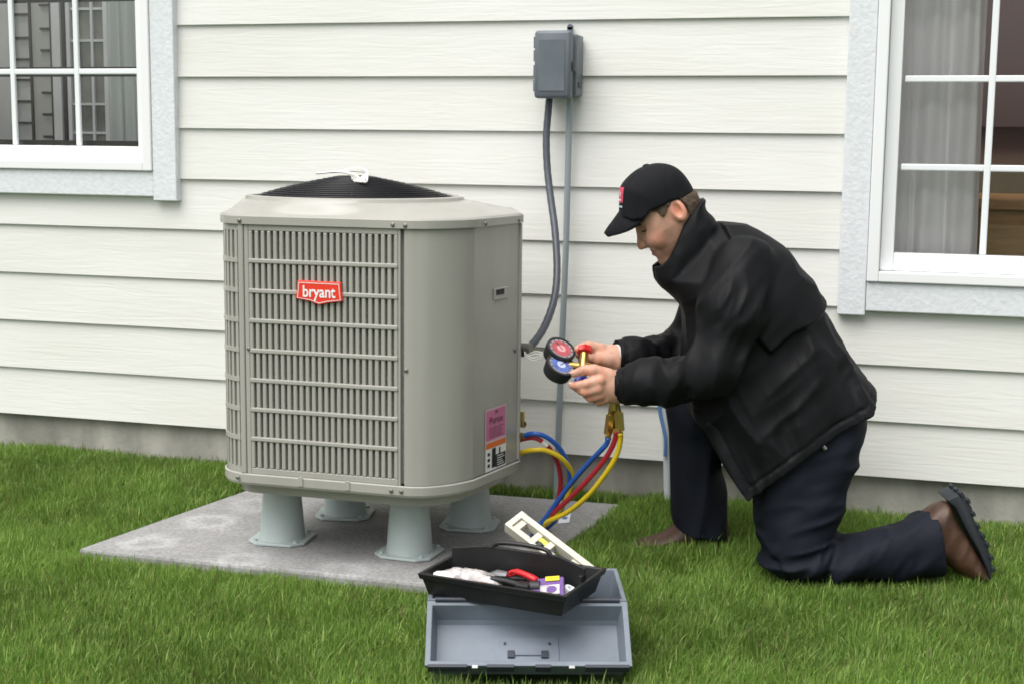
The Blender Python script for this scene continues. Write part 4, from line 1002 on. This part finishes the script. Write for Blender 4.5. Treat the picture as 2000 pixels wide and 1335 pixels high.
# trousers
thp = chaikin([(0.1324,0.3023),(0.1727,0.2659),(0.1899,0.2043),(0.1687,0.1347),(0.1525,0.0859),(0.1364,0.0319),(0.1245,-0.0337),(0.1134,-0.0616),(0.0963,-0.1251),(0.0381,-0.1486),(-0.0149,-0.1467),(-0.0355,-0.1214),(-0.0466,-0.0481),(-0.0559,0.0461),(-0.0579,0.1397),(-0.0346,0.239),(0.0473,0.3137)], 2)
shp = chaikin([(0.0198,-0.074),(0.0919,-0.0507),(0.2119,-0.0156),(0.3193,0.0217),(0.3908,0.0461),(0.4209,-0.1099),(0.3633,-0.1282),(0.2171,-0.1297),(0.0466,-0.1366)], 1)
fsp = chaikin([(-0.2463,0.2581),(-0.2453,0.1662),(-0.2419,0.0868),(-0.2333,-0.0465),(-0.2246,-0.0786),(-0.2178,-0.1405),(-0.0812,-0.1525),(-0.0907,-0.0584),(-0.0997,0.0218),(-0.1132,0.0815),(-0.1064,0.1544),(-0.0989,0.2466),(-0.1774,0.285)], 1)
cuffn = [(0.3481,0.0668),(0.3622,-0.02),(0.3857,-0.1449),(-0.1488,-0.1759),(-0.1696,0.5106),(0.3252,0.5158)]
cufff = [(-0.259,-0.0628),(-0.2193,-0.0812),(-0.1797,-0.0956),(-0.0748,-0.1066),(-0.0094,-0.1059),(-0.0294,0.4812),(-0.3875,0.4774)]
def trousers(P):
    d1 = infl(P, thp, .095, np.interp(P[:,2], [.10, .26], [.096, .080]), .088, 2.2)
    z = np.clip((.30 - P[:,2])/.3, 0, 1)
    d1 = d1 - folds(P, (.95, .2, .30), 17, 3.3, .2)*.012*(.45 + z)
    d2 = infl(P, shp, .125, np.interp(P[:,0], [.1, .3], [.078, .068]), .06, 2.2)
    d2 = d2 - folds(P, (.45, .1, .9), 18, 8.4, .25)*.010
    d2 = np.maximum(d2, -poly_sd(P[:,0], P[:,2], cuffn))
    d = smin(d1, d2, .02)
    d3 = infl(P, fsp, -.145, .072, .065, 2.2) - folds(P, (.2, 0, 1), 15, 5.9, .2)*.008
    d3 = np.maximum(d3, -poly_sd(P[:,0], P[:,2], cufff))
    d4 = chain(P, FTH, .02) - folds(P, (.9, 0, .3), 16, 1.1, .3)*.005
    d3 = smin(d3, d4, .03)
    hp_ = chain(P, HIP, .03)
    return smin(smin(d, d3, .02), hp_, .03)
FTH = [(0.0721,0.09,0.2197,0.1),(-0.1607,0.14,0.2206,0.078)]
HIP = [(0.1051,-0.06,0.2465,0.092),(0.1361,0.08,0.2197,0.092)]
V_, F_ = nets(trousers, (-.30, -.26, -.16), (.46, .28, .36), .0042)
V_ = relax(V_, F_, 1, .5)
link('trousers', np_mesh('trousers', V_, F_, TROUS), man, local=True)

# boots
bp_ = chaikin([(0.3168,0.0169),(0.3539,0.0483),(0.3821,0.0622),(0.3899,0.0524),(0.4117,0.0055),(0.4379,-0.0316),(0.4645,-0.0751),(0.4858,-0.1087),(0.4918,-0.1287),(0.4643,-0.1365),(0.4307,-0.1218),(0.3952,-0.0946),(0.3654,-0.0824),(0.3332,-0.0702)], 2)
V_, F_ = nets(lambda P: infl(P, bp_, .125, .050, .04, 2.4) - .002*folds(P, (.5, 0, .85), 30, 2.6, .4), (.24, -.20, -.20), (.50, -.05, .06), .0036)
bt = link('boot', np_mesh('boot', V_, F_, BOOT), man, local=True)
so = [(0.3737,0.071),(0.3969,0.0835),(0.4113,0.0812),(0.4319,0.0545),(0.4342,0.0349),(0.4463,0.0104),(0.4726,-0.0312),(0.4894,-0.0954),(0.4872,-0.1203),(0.4836,-0.1204),(0.476,-0.0931),(0.4544,-0.05),(0.4334,-0.0168),(0.4136,0.0174),(0.3937,0.0541)]
b = MB(); b.prism([(u, -.166, z) for u, z in so], (0, .086, 0)); sl_ = b.build('sole', SOLE, man, bevel=.006, smooth=50, local=True)
edge = [(0.4063,0.086),(0.4227,0.0703),(0.4363,0.0398),(0.4487,0.0104),(0.4619,-0.0128),(0.4739,-0.0337),(0.484,-0.0645),(0.4905,-0.0929)]
for (u, z) in edge:
    for v in (-.160, -.125, -.09): b = MB(); b.obox((u-.001, v, z), (.0036, 0, .002), (0, .010, 0), (-.003, 0, .0055)); b.build('tread_lug', SOLE, sl_, local=True, bevel=.0015)
fbp = chaikin([(-0.3228,-0.1308),(-0.3126,-0.1172),(-0.2866,-0.1129),(-0.2502,-0.1004),(-0.222,-0.0786),(-0.2072,-0.0462),(-0.0898,-0.0449),(-0.0831,-0.0919),(-0.0742,-0.1254),(-0.0804,-0.1363),(-0.3226,-0.1389)], 2)
V_, F_ = nets(lambda P: infl(P, fbp, -.145, .048, .038, 2.4), (-.36, .08, -.20), (-.06, .22, .06), .0042)
link('boot', np_mesh('boot', V_, F_, BOOT), man, local=True)
b = MB(); b.prism([(u, .100, z) for u, z in [(-0.3307,-0.1282),(-0.0742,-0.1254),(-0.0737,-0.1416),(-0.3304,-0.1444)]], (0, .09, 0)); b.build('sole', SOLE, man, bevel=.004, local=True)

# ------------------------------------------------------------------ manifold gauges in his hands
gr = [(-0.819,-0.6085,0.3597)][0]
mg = thing('manifold_gauge_set', gr, 'pair of red and blue pressure gauges in black rubber held in both hands', 'gauge set')
ux = np.array((math.cos(ANG), math.sin(ANG), 0)); vx = np.array((math.sin(ANG), -math.cos(ANG), 0)); zx = np.array((0, 0, 1.))
nrm = .36*ux + .52*vx + .775*zx; nrm /= np.linalg.norm(nrm)
e1 = (math.cos(math.radians(-24))*ux + math.sin(math.radians(-24))*zx); e1 = e1 - nrm*(e1@nrm); e1 /= np.linalg.norm(e1); e2 = np.cross(nrm, e1)
cR, cB = [np.array(a) for a in [(-0.8528,-0.5976,0.3924),(-0.8435,-0.6313,0.3592)]]
for c, dm, nm in ((cR, DIALR, 'red_gauge'), (cB, DIALB, 'blue_gauge')):
    b = MB(); b.lathe(c, nrm, [(-.036, .026), (-.030, .034), (-.004, .0375), (.003, .0365), (.004, .032), (.0005, .0315)], 32); gg = b.build(nm, RUBBER, mg, smooth=40)
    b = MB(); b.lathe(c, nrm, [(-.004, .031), (.0012, .0312)], 32); b.build('dial', DIALF, gg, smooth=40)
    b = MB(); b.lathe(c, nrm, [(.0013, .025), (.0016, .025)], 28); b.build('dial_scale', dm, gg)
    b = MB(); b.lathe(c, nrm, [(.0016, .011), (.0019, .011)], 20); b.build('dial_centre', mat(nm + '_centre', (.75, .35, .37) if nm[0] == 'r' else (.5, .56, .8), .3), gg)
    for k in range(11):
        a = math.radians(-45 + 27*k); dd = math.cos(a)*e1 + math.sin(a)*e2; t_ = -math.sin(a)*e1 + math.cos(a)*e2
        b = MB(); b.obox(c + nrm*.0019 + dd*.0275, dd*.0025, t_*.0007, nrm*.0002); b.build('dial_tick', INK, gg)
    b = MB(); a = math.radians(140 if nm[0] == 'r' else 60); dd = math.cos(a)*e1 + math.sin(a)*e2; b.obox(c + nrm*.0024 + dd*.008, dd*.013, np.cross(nrm, dd)*.0008, nrm*.0003); b.build('needle', INK, gg)
b = MB(); b.obox((cR+cB)/2 - nrm*.016, e1*.010, (cR-cB)/2*.8, nrm*.014); b.build('boot_bridge', RUBBER, mg, bevel=.004)
bar0, bar1 = [np.array(a) for a in [(-0.7965,-0.5936,0.3811),(-0.7891,-0.6414,0.3317)]]
b = MB(); b.cyl(bar0, bar1, .011, n=16); ce = (cR+cB)/2 - nrm*.018 + e1*.012; b.cyl((bar0+bar1)/2, ce, .008, n=12)
mid = (bar0+bar1)/2; pt = np.array([(-0.7316,-0.5933,0.3374)][0]); b.cyl(mid, pt, .012, n=14)
b.build('valve_body', BRASS, mg, smooth=40)
ad = (bar0-bar1)/np.linalg.norm(bar0-bar1)
def knob(c, ax, m_, nm):
    b = MB(); n_ = 24; prof = [(0, .010), (.002, .0178), (.016, .0178), (.019, .012)]
    ax = np.array(ax); t = np.cross(ax, ux); t /= np.linalg.norm(t); q = np.cross(ax, t); v = []; f_ = []
    for h_, r_ in prof:
        for k in range(n_):
            a = 2*math.pi*k/n_; rr_ = r_*(1 + .07*math.cos(8*a)); v.append(np.array(c) + h_*ax + rr_*(math.cos(a)*t + math.sin(a)*q))
    for i in range(3):
        for k in range(n_): f_.append((i*n_+k, i*n_+(k+1) % n_, (i+1)*n_+(k+1) % n_, (i+1)*n_+k))
    f_ += [tuple(range(n_))[::-1], tuple(3*n_+k for k in range(n_))]; b.add(v, f_); return b.build(nm, m_, mg, smooth=45)
knob(bar0 + ad*.002, ad, KNOBR, 'red_knob'); knob(bar1 - ad*.004, -ad, KNOBB, 'blue_knob')
b = MB(); fp = [np.array(a) for a in [(-0.7315,-0.5932,0.3312),(-0.7235,-0.5909,0.2815),(-0.7217,-0.5904,0.2503)]]; b.tube(bez(fp, 4), .011, 12); b.build('outlet_stem', BRASS, mg, smooth=40)
# hoses with brass ends
def hose(name, m_, pts, top, colour, fit):
    p0 = bez(pts, 10)
    r_ = thing(name, tuple(p0[len(p0)//2]), colour + ' rubber hose looping from the brass valve down to the pad and up', 'hose', 'coloured refrigerant hoses')
    b = MB(); b.tube(p0, .0064, 12); b.build('hose_tube', m_, r_, smooth=180)
    b = MB(); b.cyl(p0[-1] - (p0[-1]-p0[-4])*.3, top[0], .0078, n=10); b.cyl(top[0], top[1], .0118, n=6); b.cyl(top[1], top[2], .0075, n=10); b.build('hose_fitting', BRASS, r_, smooth=30)
    d = p0[2] - p0[0]; d /= np.linalg.norm(d); b = MB(); b.cyl(p0[0] - d*.014, p0[0] + d*.008, .0085, n=8); b.build('hose_fitting', BRASS, r_, smooth=30)
    if fit: i = int(len(p0)*fit[0]); b = MB(); b.tube(p0[i:i+5], .0072, 12); b.build('hose_mark', WHITE, r_, smooth=60)
N3 = lambda L: [np.array(a) for a in L]
hose('blue_hose', HBLUE, [(-0.984,-0.47,0.1447),(-0.9516,-0.48,0.1555),(-0.9193,-0.47,0.1465),(-0.8893,-0.45,0.1142),(-0.8707,-0.43,0.0634),(-0.8735,-0.41,0.0076),(-0.8941,-0.39,-0.0463),(-0.918,-0.375,-0.0917),(-0.9453,-0.37,-0.1202),(-0.9619,-0.39,-0.133),(-0.9619,-0.44,-0.1224),(-0.943,-0.48,-0.0939),(-0.9137,-0.49,-0.0567),(-0.8746,-0.51,-0.0008),(-0.8311,-0.54,0.058),(-0.7859,-0.57,0.1118),(-0.7491,-0.6,0.1525),(-0.7344,-0.605,0.1709),(-0.7298,-0.61,0.1848)], N3([(-0.7375,-0.5762,0.1889),(-0.7307,-0.5826,0.2383),(-0.7249,-0.5892,0.2699)]), 'blue', None)
hose('red_hose', HRED, [(-0.9976,-0.46,0.1325),(-0.9529,-0.47,0.1429),(-0.9217,-0.46,0.1232),(-0.902,-0.43,0.0771),(-0.8969,-0.41,0.026),(-0.9042,-0.4,-0.0243),(-0.9239,-0.385,-0.0732),(-0.951,-0.38,-0.1154),(-0.9647,-0.41,-0.1307),(-0.9458,-0.45,-0.0994),(-0.9137,-0.48,-0.0619),(-0.8613,-0.52,-0.0104),(-0.8001,-0.56,0.0547),(-0.7482,-0.59,0.1189),(-0.7228,-0.6,0.1607),(-0.7123,-0.605,0.1912),(-0.7114,-0.61,0.2023)], N3([(-0.7224,-0.5593,0.1993),(-0.7233,-0.5596,0.2447),(-0.7252,-0.5705,0.2692)]), 'red', (.10,))
hose('yellow_hose', HYEL, [(-0.9971,-0.46,0.0965),(-0.9537,-0.48,0.1131),(-0.9161,-0.47,0.1111),(-0.8808,-0.45,0.0869),(-0.8635,-0.42,0.0443),(-0.8708,-0.41,0.0052),(-0.8916,-0.4,-0.0436),(-0.9291,-0.385,-0.0929),(-0.9457,-0.42,-0.1017),(-0.9485,-0.46,-0.0943),(-0.9109,-0.49,-0.0671),(-0.8478,-0.52,-0.0277),(-0.7868,-0.56,0.03),(-0.7363,-0.59,0.097),(-0.7099,-0.6,0.1453),(-0.7009,-0.605,0.1845),(-0.7013,-0.61,0.198)], N3([(-0.7066,-0.5859,0.2004),(-0.711,-0.5872,0.2455),(-0.7174,-0.5891,0.2704)]), 'yellow', None)

# ------------------------------------------------------------------ small card on the pad
cd = [(-0.9307,-0.2983,-0.118),(-0.9047,-0.2786,-0.118),(-0.9244,-0.1835,-0.118),(-0.9509,-0.2041,-0.118)]
b = MB(); b.prism([(x, y, -.1235) for x, y, z in cd], (0, 0, .002)); cdo = b.build('paper_card', PAPER); tag(cdo, 'small white card with a blue mark lying on the pad edge', 'card')
c_ = np.mean(np.array(cd), 0); b = MB(); b.box((c_[0]-.004, c_[1]-.014, -.1214), (c_[0]+.008, c_[1]+.01, -.1209)); b.build('printed_mark', TAPEB, cdo)

# ------------------------------------------------------------------ toolbox on the grass
TA = math.radians(17.5)
ta = np.array((math.cos(TA), math.sin(TA), 0)); tb = np.array((-math.sin(TA), math.cos(TA), 0))
HR = np.array((-.560, -1.205, -.012))           # hinge, right end
LEN = .385
tbx = thing('toolbox', (-.77, -1.2, -.16), 'open grey plastic toolbox lying on the grass with its lid flopped forward', 'toolbox')
def tray_shell(mb, o, a, b_, up, la, lb, depth, wall, floor, taper=0.0, mi=0, rim=0.0):
    """open box: o is a rim corner, a and b_ the rim directions, up the outward (open) direction"""
    def ringp(ins, h):
        t = taper*h
        return [o + a*(ins+t) + b_*(ins+t) - up*h, o + a*(la-ins-t) + b_*(ins+t) - up*h, o + a*(la-ins-t) + b_*(lb-ins-t) - up*h, o + a*(ins+t) + b_*(lb-ins-t) - up*h]
    rows = [ringp(0, depth)]
    if rim: rows += [ringp(0, .012), ringp(-rim, .0118), ringp(-rim, 0)]
    else: rows += [ringp(0, 0)]
    rows += [ringp(wall, 0), ringp(wall, depth-floor)]
    n0 = len(mb.v); mb.grid(rows, closed=True, mi=mi); k = len(rows)
    mb.f += [(n0, n0+3, n0+2, n0+1), tuple(n0+4*(k-1)+i for i in range(4))]; mb.mi += [mi, mi]
b = MB(); tray_shell(b, HR - ta*LEN, ta, tb, zx, LEN, .205, .13, .004, .004, .06, rim=.005); b.build('tool_body', TOOLG, tbx, bevel=.0015)
b = MB(); b.tube([HR - ta*(LEN-.01) + tb*-.006, HR - ta*.01 + tb*-.006], .005, 10); b.build('hinge', TOOLD, tbx, smooth=40)
ld = -tb*.80 - zx*.56; ld /= np.linalg.norm(ld); lup = np.cross(ta, ld)*-1
if lup[2] < 0: lup = -lup
lo0 = HR - ta*LEN + ld*.012 + zx*.001
LD = .140
b = MB(); tray_shell(b, lo0, ta, ld, lup, LEN, LD, .052, .005, .004, .18, rim=.006); lid = b.build('tool_lid', TOOLG, tbx, bevel=.0015)
fl0 = lo0 - lup*.0475
b = MB(); b.obox(fl0 + ta*.192 + ld*.080, ta*.062, ld*.032, lup*.002); b.build('lid_plate', TOOLG, lid, bevel=.001)
for s_ in (.160, .226): b = MB(); b.obox(fl0 + ta*s_ + ld*.090 + lup*.004, ta*.007, ld*.008, lup*.003); b.build('handle_boss', TOOLD, lid, bevel=.001)
for s_ in (.148, .236): b = MB(); b.cyl(fl0 + ta*s_ + ld*.064, fl0 + ta*s_ + ld*.064 + lup*.005, .0025, n=8); b.build('rivet', TOOLD, lid)
b = MB(); b.cyl(fl0 + ta*.168 + ld*.090 + lup*.004, fl0 + ta*.22 + ld*.090 + lup*.004, .0025, n=8); b.build('handle_bar', TOOLG, lid)
for s0, s1 in ((.0, .075), (.112, .165), (.205, .235), (.30, .385)):
    b = MB(); b.obox(lo0 + ta*((s0+s1)/2) + ld*(LD+.007) - lup*.006, ta*((s1-s0)/2), ld*.0035, lup*.008); b.build('lid_lip', TOOLD, lid, bevel=.001)
for s_ in (.09, .275): b = MB(); b.obox(lo0 + ta*s_ + ld*(LD+.008) - lup*.004, ta*.006, ld*.004, lup*.005); b.build('latch_tab', STEEL, lid, bevel=.001)

# black tote tray lying askew on the open box
A2 = math.radians(-9); qa = np.array((math.cos(A2), math.sin(A2), 0)); qb = np.array((-math.sin(A2), math.cos(A2), 0))
TO = np.array((-.955, -1.305, .033)); TL, TD = .316, .20
tz = np.array((0, .03, 1.)); tz /= np.linalg.norm(tz)
tt = thing('tote_tray', (-.79, -1.25, -.02), 'black plastic tote tray of tools lying askew across the open toolbox', 'tool tray')
b = MB(); tray_shell(b, TO, qa, qb, tz, TL, TD, .047, .0045, .004, .28, rim=.004); b.build('tray_shell', TRAYK, tt, bevel=.0015)
b = MB(); w0 = TO + qa*.014 + qb*(TD*.56) - tz*.046
b.prism([w0, w0 + qa*(TL-.03), w0 + qa*(TL-.02) + tz*.068, w0 + qa*(TL*.75) + tz*.086, w0 + qa*(TL*.25) + tz*.086, w0 + qa*(-.002) + tz*.072], qb*.007)
b.build('handle_wall', TRAYK, tt, bevel=.002)
b = MB(); b.tube(bez([w0 + qa*.09 + tz*.084 + qb*.0035, w0 + qa*.105 + tz*.094 + qb*.0035, w0 + qa*.155 + tz*.097 + qb*.0035, w0 + qa*.205 + tz*.094 + qb*.0035, w0 + qa*.22 + tz*.084 + qb*.0035], 5), .005, 8); b.build('handle_grip', TRAYK, tt, smooth=60)
b = MB(); b.obox(TO + qa*(TL-.012) + qb*(TD*.56) - tz*.006, qa*.004, qb*.012, tz*.016); b.build('divider_end', TRAYK, tt, bevel=.002)
def on_tray(s, t, h=0.0): return TO + qa*s + qb*t - tz*(.0425-.001) + tz*h
# things in the tray
def lump(name, c, ax, ay, az, m_, label, cat, seed, amp=.25, mats2=None):
    r_ = np.random.default_rng(seed); n_, k_ = 14, 20; rows_ = []
    for i in range(n_):
        th = math.pi*(i+.5)/n_; row = []
        for j in range(k_):
            a = 2*math.pi*j/k_; s_ = 1 + amp*(r_.random()-.5)
            d = np.array((math.copysign(abs(math.cos(a))**.7, math.cos(a))*math.sin(th), math.copysign(abs(math.sin(a))**.7, math.sin(a))*math.sin(th), math.cos(th)))*s_
            row.append(c + ax*d[0] + ay*d[1] + az*d[2])
        rows_.append(row)
    b = MB(); b.grid(rows_, closed=True); b.f += [tuple(range(k_)), tuple((n_-1)*k_+i for i in range(k_))]; b.mi += [0, 0]
    o = b.build(name, m_, smooth=180); return tag(o, label, cat)
lump('plastic_bag', on_tray(.088, .048, .026), qa*.066, qb*.022, tz*.022, BAG, 'crumpled pale plastic bag in the left end of the black tray', 'bag', 3)
lump('rag', on_tray(.040, .035, .026), qa*.030, qb*.016, tz*.015, mat('white_rag', (.78, .77, .76), .7), 'small white rag at the left corner of the black tray', 'rag', 8)
pl = thing('pliers', on_tray(.19, .08, .03), 'red handled pliers lying in the black tray', 'pliers')
for s_, dz in ((0, .0), (1, .010)):
    b = MB(); pts = [on_tray(.155+.01*s_, .082-.012*s_, .036+dz), on_tray(.178, .086-.020*s_, .042+dz), on_tray(.205, .082-.024*s_, .041+dz), on_tray(.232, .070-.020*s_, .036+dz)]
    b.tube(bez(pts, 5), [.0045]*6 + [.0062]*8 + [.005]*2, 10); b.build('grip', REDGRIP, pl, smooth=180)
b = MB(); b.tube([on_tray(.157, .078, .038), on_tray(.135, .080, .036), on_tray(.108, .080, .031)], [.007, .010, .003], 8); b.build('jaw', STEEL, pl, smooth=40)
bt_ = thing('wrench', on_tray(.18, .05, .02), 'dark adjustable wrench lying below the red pliers in the tray', 'wrench')
b = MB(); b.tube([on_tray(.125, .046, .036), on_tray(.17, .044, .037), on_tray(.205, .036, .036)], [.007, .0058, .007], 8); b.build('shaft', RUBBER, bt_, smooth=60)
b = MB(); b.obox(on_tray(.212, .036, .037), qa*.014, qb*.013, tz*.005); b.build('head', RUBBER, bt_, bevel=.003)
sd = thing('screwdriver', on_tray(.14, .03, .02), 'orange handled screwdriver at the front of the black tray', 'screwdriver')
b = MB(); b.tube([on_tray(.118, .022, .024), on_tray(.15, .018, .026)], [.006, .007], 10); b.build('handle', ORG, sd, smooth=60)
b = MB(); b.cyl(on_tray(.118, .022, .024), on_tray(.06, .026, .018), .0025, n=8); b.build('shank', STEEL, sd, smooth=60)
pk = thing('package', on_tray(.26, .05, .03), 'purple and white packet with a yellow corner in the right end of the tray', 'packet')
b = MB(); pa = qa*.8 + qb*.3 + tz*.10; pb = qb*.75 - qa*.35 + tz*.35
pc = on_tray(.255, .050, .032); b.obox(pc, pa*.040, pb*.032, np.cross(pa, pb)*.006); b.build('sleeve', PURPLE, pk, bevel=.003)
pn = np.cross(pa, pb); pn /= np.linalg.norm(pn)
b = MB(); b.obox(pc + pn*.0068 - pb*.012 + pa*.008, pa*.022, pb*.015, pn*.0005); b.build('white_label', BAG, pk)
b = MB(); b.obox(pc + pn*.0068 + pb*.024 + pa*.014, pa*.016, pb*.007, pn*.0006); b.build('yellow_label', YELLOW, pk)
b = MB(); b.lathe(pc + pn*.0073 - pb*.012 + pa*.012, pn, [(0, .010), (.0006, .010)], 20); b.build('round_mark', PURPLE, pk)
bb2 = MB(); bb2.cyl(on_tray(.222, .045, .032), on_tray(.240, .050, .033), .013, n=16); tag(bb2.build('tape_roll', RUBBER, smooth=40), 'short black roll of tape beside the purple packet', 'tape')

for k, (s0, t0, s1, t1, m_, lb) in enumerate(((.045, .075, .10, .092, STEEL, 'thin steel nut driver behind the pale bag in the tray'), (.150, .100, .245, .096, RUBBER, 'black handled file along the tray wall behind the pliers'))):
    dt = thing('hand_tool', tuple(on_tray((s0+s1)/2, (t0+t1)/2, .02)), lb, 'tool')
    b = MB(); b.tube([on_tray(s0, t0, .024), on_tray((s0*.6+s1*.4), (t0*.6+t1*.4), .026)], [.0062, .0058], 10); b.build('handle', RUBBER, dt, smooth=60)
    b = MB(); b.tube([on_tray((s0*.6+s1*.4), (t0*.6+t1*.4), .026), on_tray(s1, t1, .028)], [.003, .0028], 8); b.build('shank', m_, dt, smooth=60)
for k, (s_, t_, r_, m_, lb) in enumerate(((.285, .085, .013, PAPER, 'small white roll of sealing tape behind the purple packet'), (.275, .022, .010, BRASS, 'small brass fitting at the front right of the tray'))):
    b = MB(); c0 = on_tray(s_, t_, .016); b.lathe(c0, tz*.8 + qa*.4, [(0, r_), (.014, r_), (.0142, r_*.55), (.002, r_*.5)], 20); tag(b.build('tape_roll' if k == 0 else 'pipe_fitting', m_, smooth=40), lb, 'tape' if k == 0 else 'fitting')

# ivory spirit level leaning on the tray
lv = thing('spirit_level', (-.80, -1.0, .02), 'ivory spirit level leaning against the back of the black tray', 'level')
L0, L1 = [np.array(a) for a in [(-0.833,-1.06,0.0868),(-0.6502,-1.13,-0.0017)]]
la_ = (L1-L0)/np.linalg.norm(L1-L0); LLEN = float(np.linalg.norm(L1-L0))
side = np.array((.70, .62, .25)); side -= la_*(side@la_); side /= np.linalg.norm(side); nl = np.cross(side, la_); nl = nl if nl[2] > 0 else -nl
hw_, hh_ = .0125, .0245                        # half thickness, half height
def lvbox(s0, s1, h0, h1, t0, t1, m_, nm, par=lv):
    b = MB(); b.obox(L0 + la_*((s0+s1)/2) + side*((h0+h1)/2) + nl*((t0+t1)/2), la_*((s1-s0)/2), side*((h1-h0)/2), nl*((t1-t0)/2)); return b.build(nm, m_, par, bevel=.0012)
lvbox(0, LLEN, .012, .026, -hw_, hw_, IVORY, 'top_rail'); lvbox(0, LLEN, -.026, -.018, -hw_, hw_, IVORY, 'bottom_rail')
lvbox(-.0015, .012, -.0262, .0262, -hw_*1.02, hw_*1.02, IVORY, 'end_cap')
for s0, s1 in ((.0125, .028), (.060, .075), (.095, .11), (.16, LLEN-.001)): lvbox(s0, s1, -.0178, .0118, -hw_*.55, hw_*.55, IVORY, 'web')
lvbox(.0282, .0598, -.0175, -.010, -hw_*.6, hw_*.6, IVORY, 'web'); lvbox(.0752, .0948, -.004, .008, -hw_*.5, hw_*.5, VIAL, 'vial'); lvbox(.080, .090, -.0175, -.004, -hw_*.7, hw_*.7, TOOLD, 'vial_holder')
lvbox(.1102, .1598, -.0175, -.006, -hw_*.6, hw_*.6, IVORY, 'web')

# ------------------------------------------------------------------ grass: single blades, denser and longer at random
def grass_material():
    m = bpy.data.materials.new('grass_blade'); m.use_nodes = True
    n, l = m.node_tree.nodes, m.node_tree.links; n.remove(n['Principled BSDF']); out = n['Material Output']
    at = n.new('ShaderNodeAttribute'); at.attribute_name = 'tint'
    df = n.new('ShaderNodeBsdfPrincipled'); df.inputs['Roughness'].default_value = 0.5; df.inputs['Specular IOR Level'].default_value = 0.35
    tr = n.new('ShaderNodeBsdfTranslucent'); mx = n.new('ShaderNodeMixShader'); mx.inputs[0].default_value = 0.42
    l.new(at.outputs['Color'], df.inputs['Base Color']); l.new(at.outputs['Color'], tr.inputs['Color'])
    l.new(df.outputs[0], mx.inputs[1]); l.new(tr.outputs[0], mx.inputs[2]); l.new(mx.outputs[0], out.inputs['Surface'])
    return m
def grass(n):
    x = rng.uniform(-3.5, 1.5, n*2); y = rng.uniform(-2.25, .018, n*2)
    # thin out where nothing of the lawn is near the path of view
    keep = (y > -1.9 + .0*x) & (x > -2.75 + .32*y*-1*-1) | (rng.random(n*2) < .35)
    lim = poly_sd(x, y, padpts)
    keep &= lim < -.004 + .006*rng.random(n*2)
    q = np.stack([x - HR[0], y - HR[1]], 1); s_ = q@ta[:2]; t_ = q@tb[:2]
    keep &= ~((s_ > -LEN-.004) & (s_ < .004) & (t_ > -.135) & (t_ < .205))
    x, y = x[keep][:n], y[keep][:n]; N = len(x)
    P2 = np.stack([x, y, np.zeros(N)], 1)
    patch_ = vnoise(P2*3.1 + 5) + .6*vnoise(P2*9 + 2)                     # uneven mowing and feeding
    hgt = (.033 + .021*rng.random(N) + .016*patch_)*np.where(rng.random(N) < .06, 1.35, 1.0)
    hgt *= np.clip(.75 + (-y)*2.5, .75, 1.0)*np.clip(.62 + np.maximum(-lim[keep][:n], 0)*4.5, .62, 1.0)
    # flattened under boots, knee and shin
    lc, ls = math.cos(ANG), math.sin(ANG); dx, dy = x + .35, y + .45; u = dx*lc + dy*ls; v = dx*ls - dy*lc
    hgt = np.where((u > -.05) & (u < .40) & (np.abs(v - .12) < .075), hgt*.72, hgt)
    hgt = np.where((u > -.36) & (u < -.10) & (np.abs(v + .145) < .055), hgt*.7, hgt)
    ang = rng.uniform(0, 2*math.pi, N); clump = vnoise(P2*16 + 11)*5
    la = np.where(rng.random(N) < .45, clump, ang); lean = np.abs(rng.normal(.30, .26, N))
    wid = (.0008 + .0009*rng.random(N))
    face = rng.uniform(0, math.pi, N); wx, wy = np.cos(face), np.sin(face)
    dxl, dyl = np.cos(la), np.sin(la)
    z0 = grade(y); V = np.zeros((N, 7, 3), np.float32)
    for i, t in enumerate((0, .4, .75)):
        off = hgt*lean*t**1.8; zz = z0 + hgt*(t - .28*lean*t*t)
        w_ = wid*(1 - .45*t)
        for sg, k in ((-1, 0), (1, 1)):
            V[:, i*2+k, 0] = x + dxl*off + sg*w_*wx; V[:, i*2+k, 1] = y + dyl*off + sg*w_*wy; V[:, i*2+k, 2] = zz
    V[:, 6, 0] = x + dxl*hgt*lean; V[:, 6, 1] = y + dyl*hgt*lean; V[:, 6, 2] = z0 + hgt*(1 - .28*lean)
    V[:, :, 1] = np.minimum(V[:, :, 1], .022)
    base = (np.arange(N, dtype=np.int64)*7)[:, None]
    T = np.array([(0,1,3),(0,3,2),(2,3,5),(2,5,4),(4,5,6)])
    F = (base[:, :, None] + T[None]).reshape(-1, 3)
    me = np_mesh('grass', V.reshape(-1, 3), F, grass_material(), True)
    # colour of each blade: fresh to mid green, some straw
    t = rng.random(N)
    c = np.stack([.138 + .082*t, .252 + .102*t, .044 + .026*t], 1)*(1 + .38*np.clip(patch_, -.8, .8))[:, None]
    pale = rng.random(N) < .26; c[pale] = c[pale]*np.array([1.8, 1.5, 1.9]) + np.array([.03, .03, .025])
    deep = rng.random(N) < .25; c[deep] *= np.array([.72, .80, .7])
    straw = rng.random(N) < .04 + .10*np.clip(vnoise(P2*6 + 21), 0, 1); c[straw] = np.array([.22, .19, .085])
    C4 = np.ones((N, 7, 4), np.float32); C4[:, :, :3] = c[:, None, :]
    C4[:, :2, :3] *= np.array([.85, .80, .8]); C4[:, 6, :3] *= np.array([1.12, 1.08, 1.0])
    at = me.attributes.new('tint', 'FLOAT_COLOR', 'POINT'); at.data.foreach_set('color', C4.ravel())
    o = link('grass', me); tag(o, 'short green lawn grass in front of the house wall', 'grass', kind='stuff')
grass(520000)
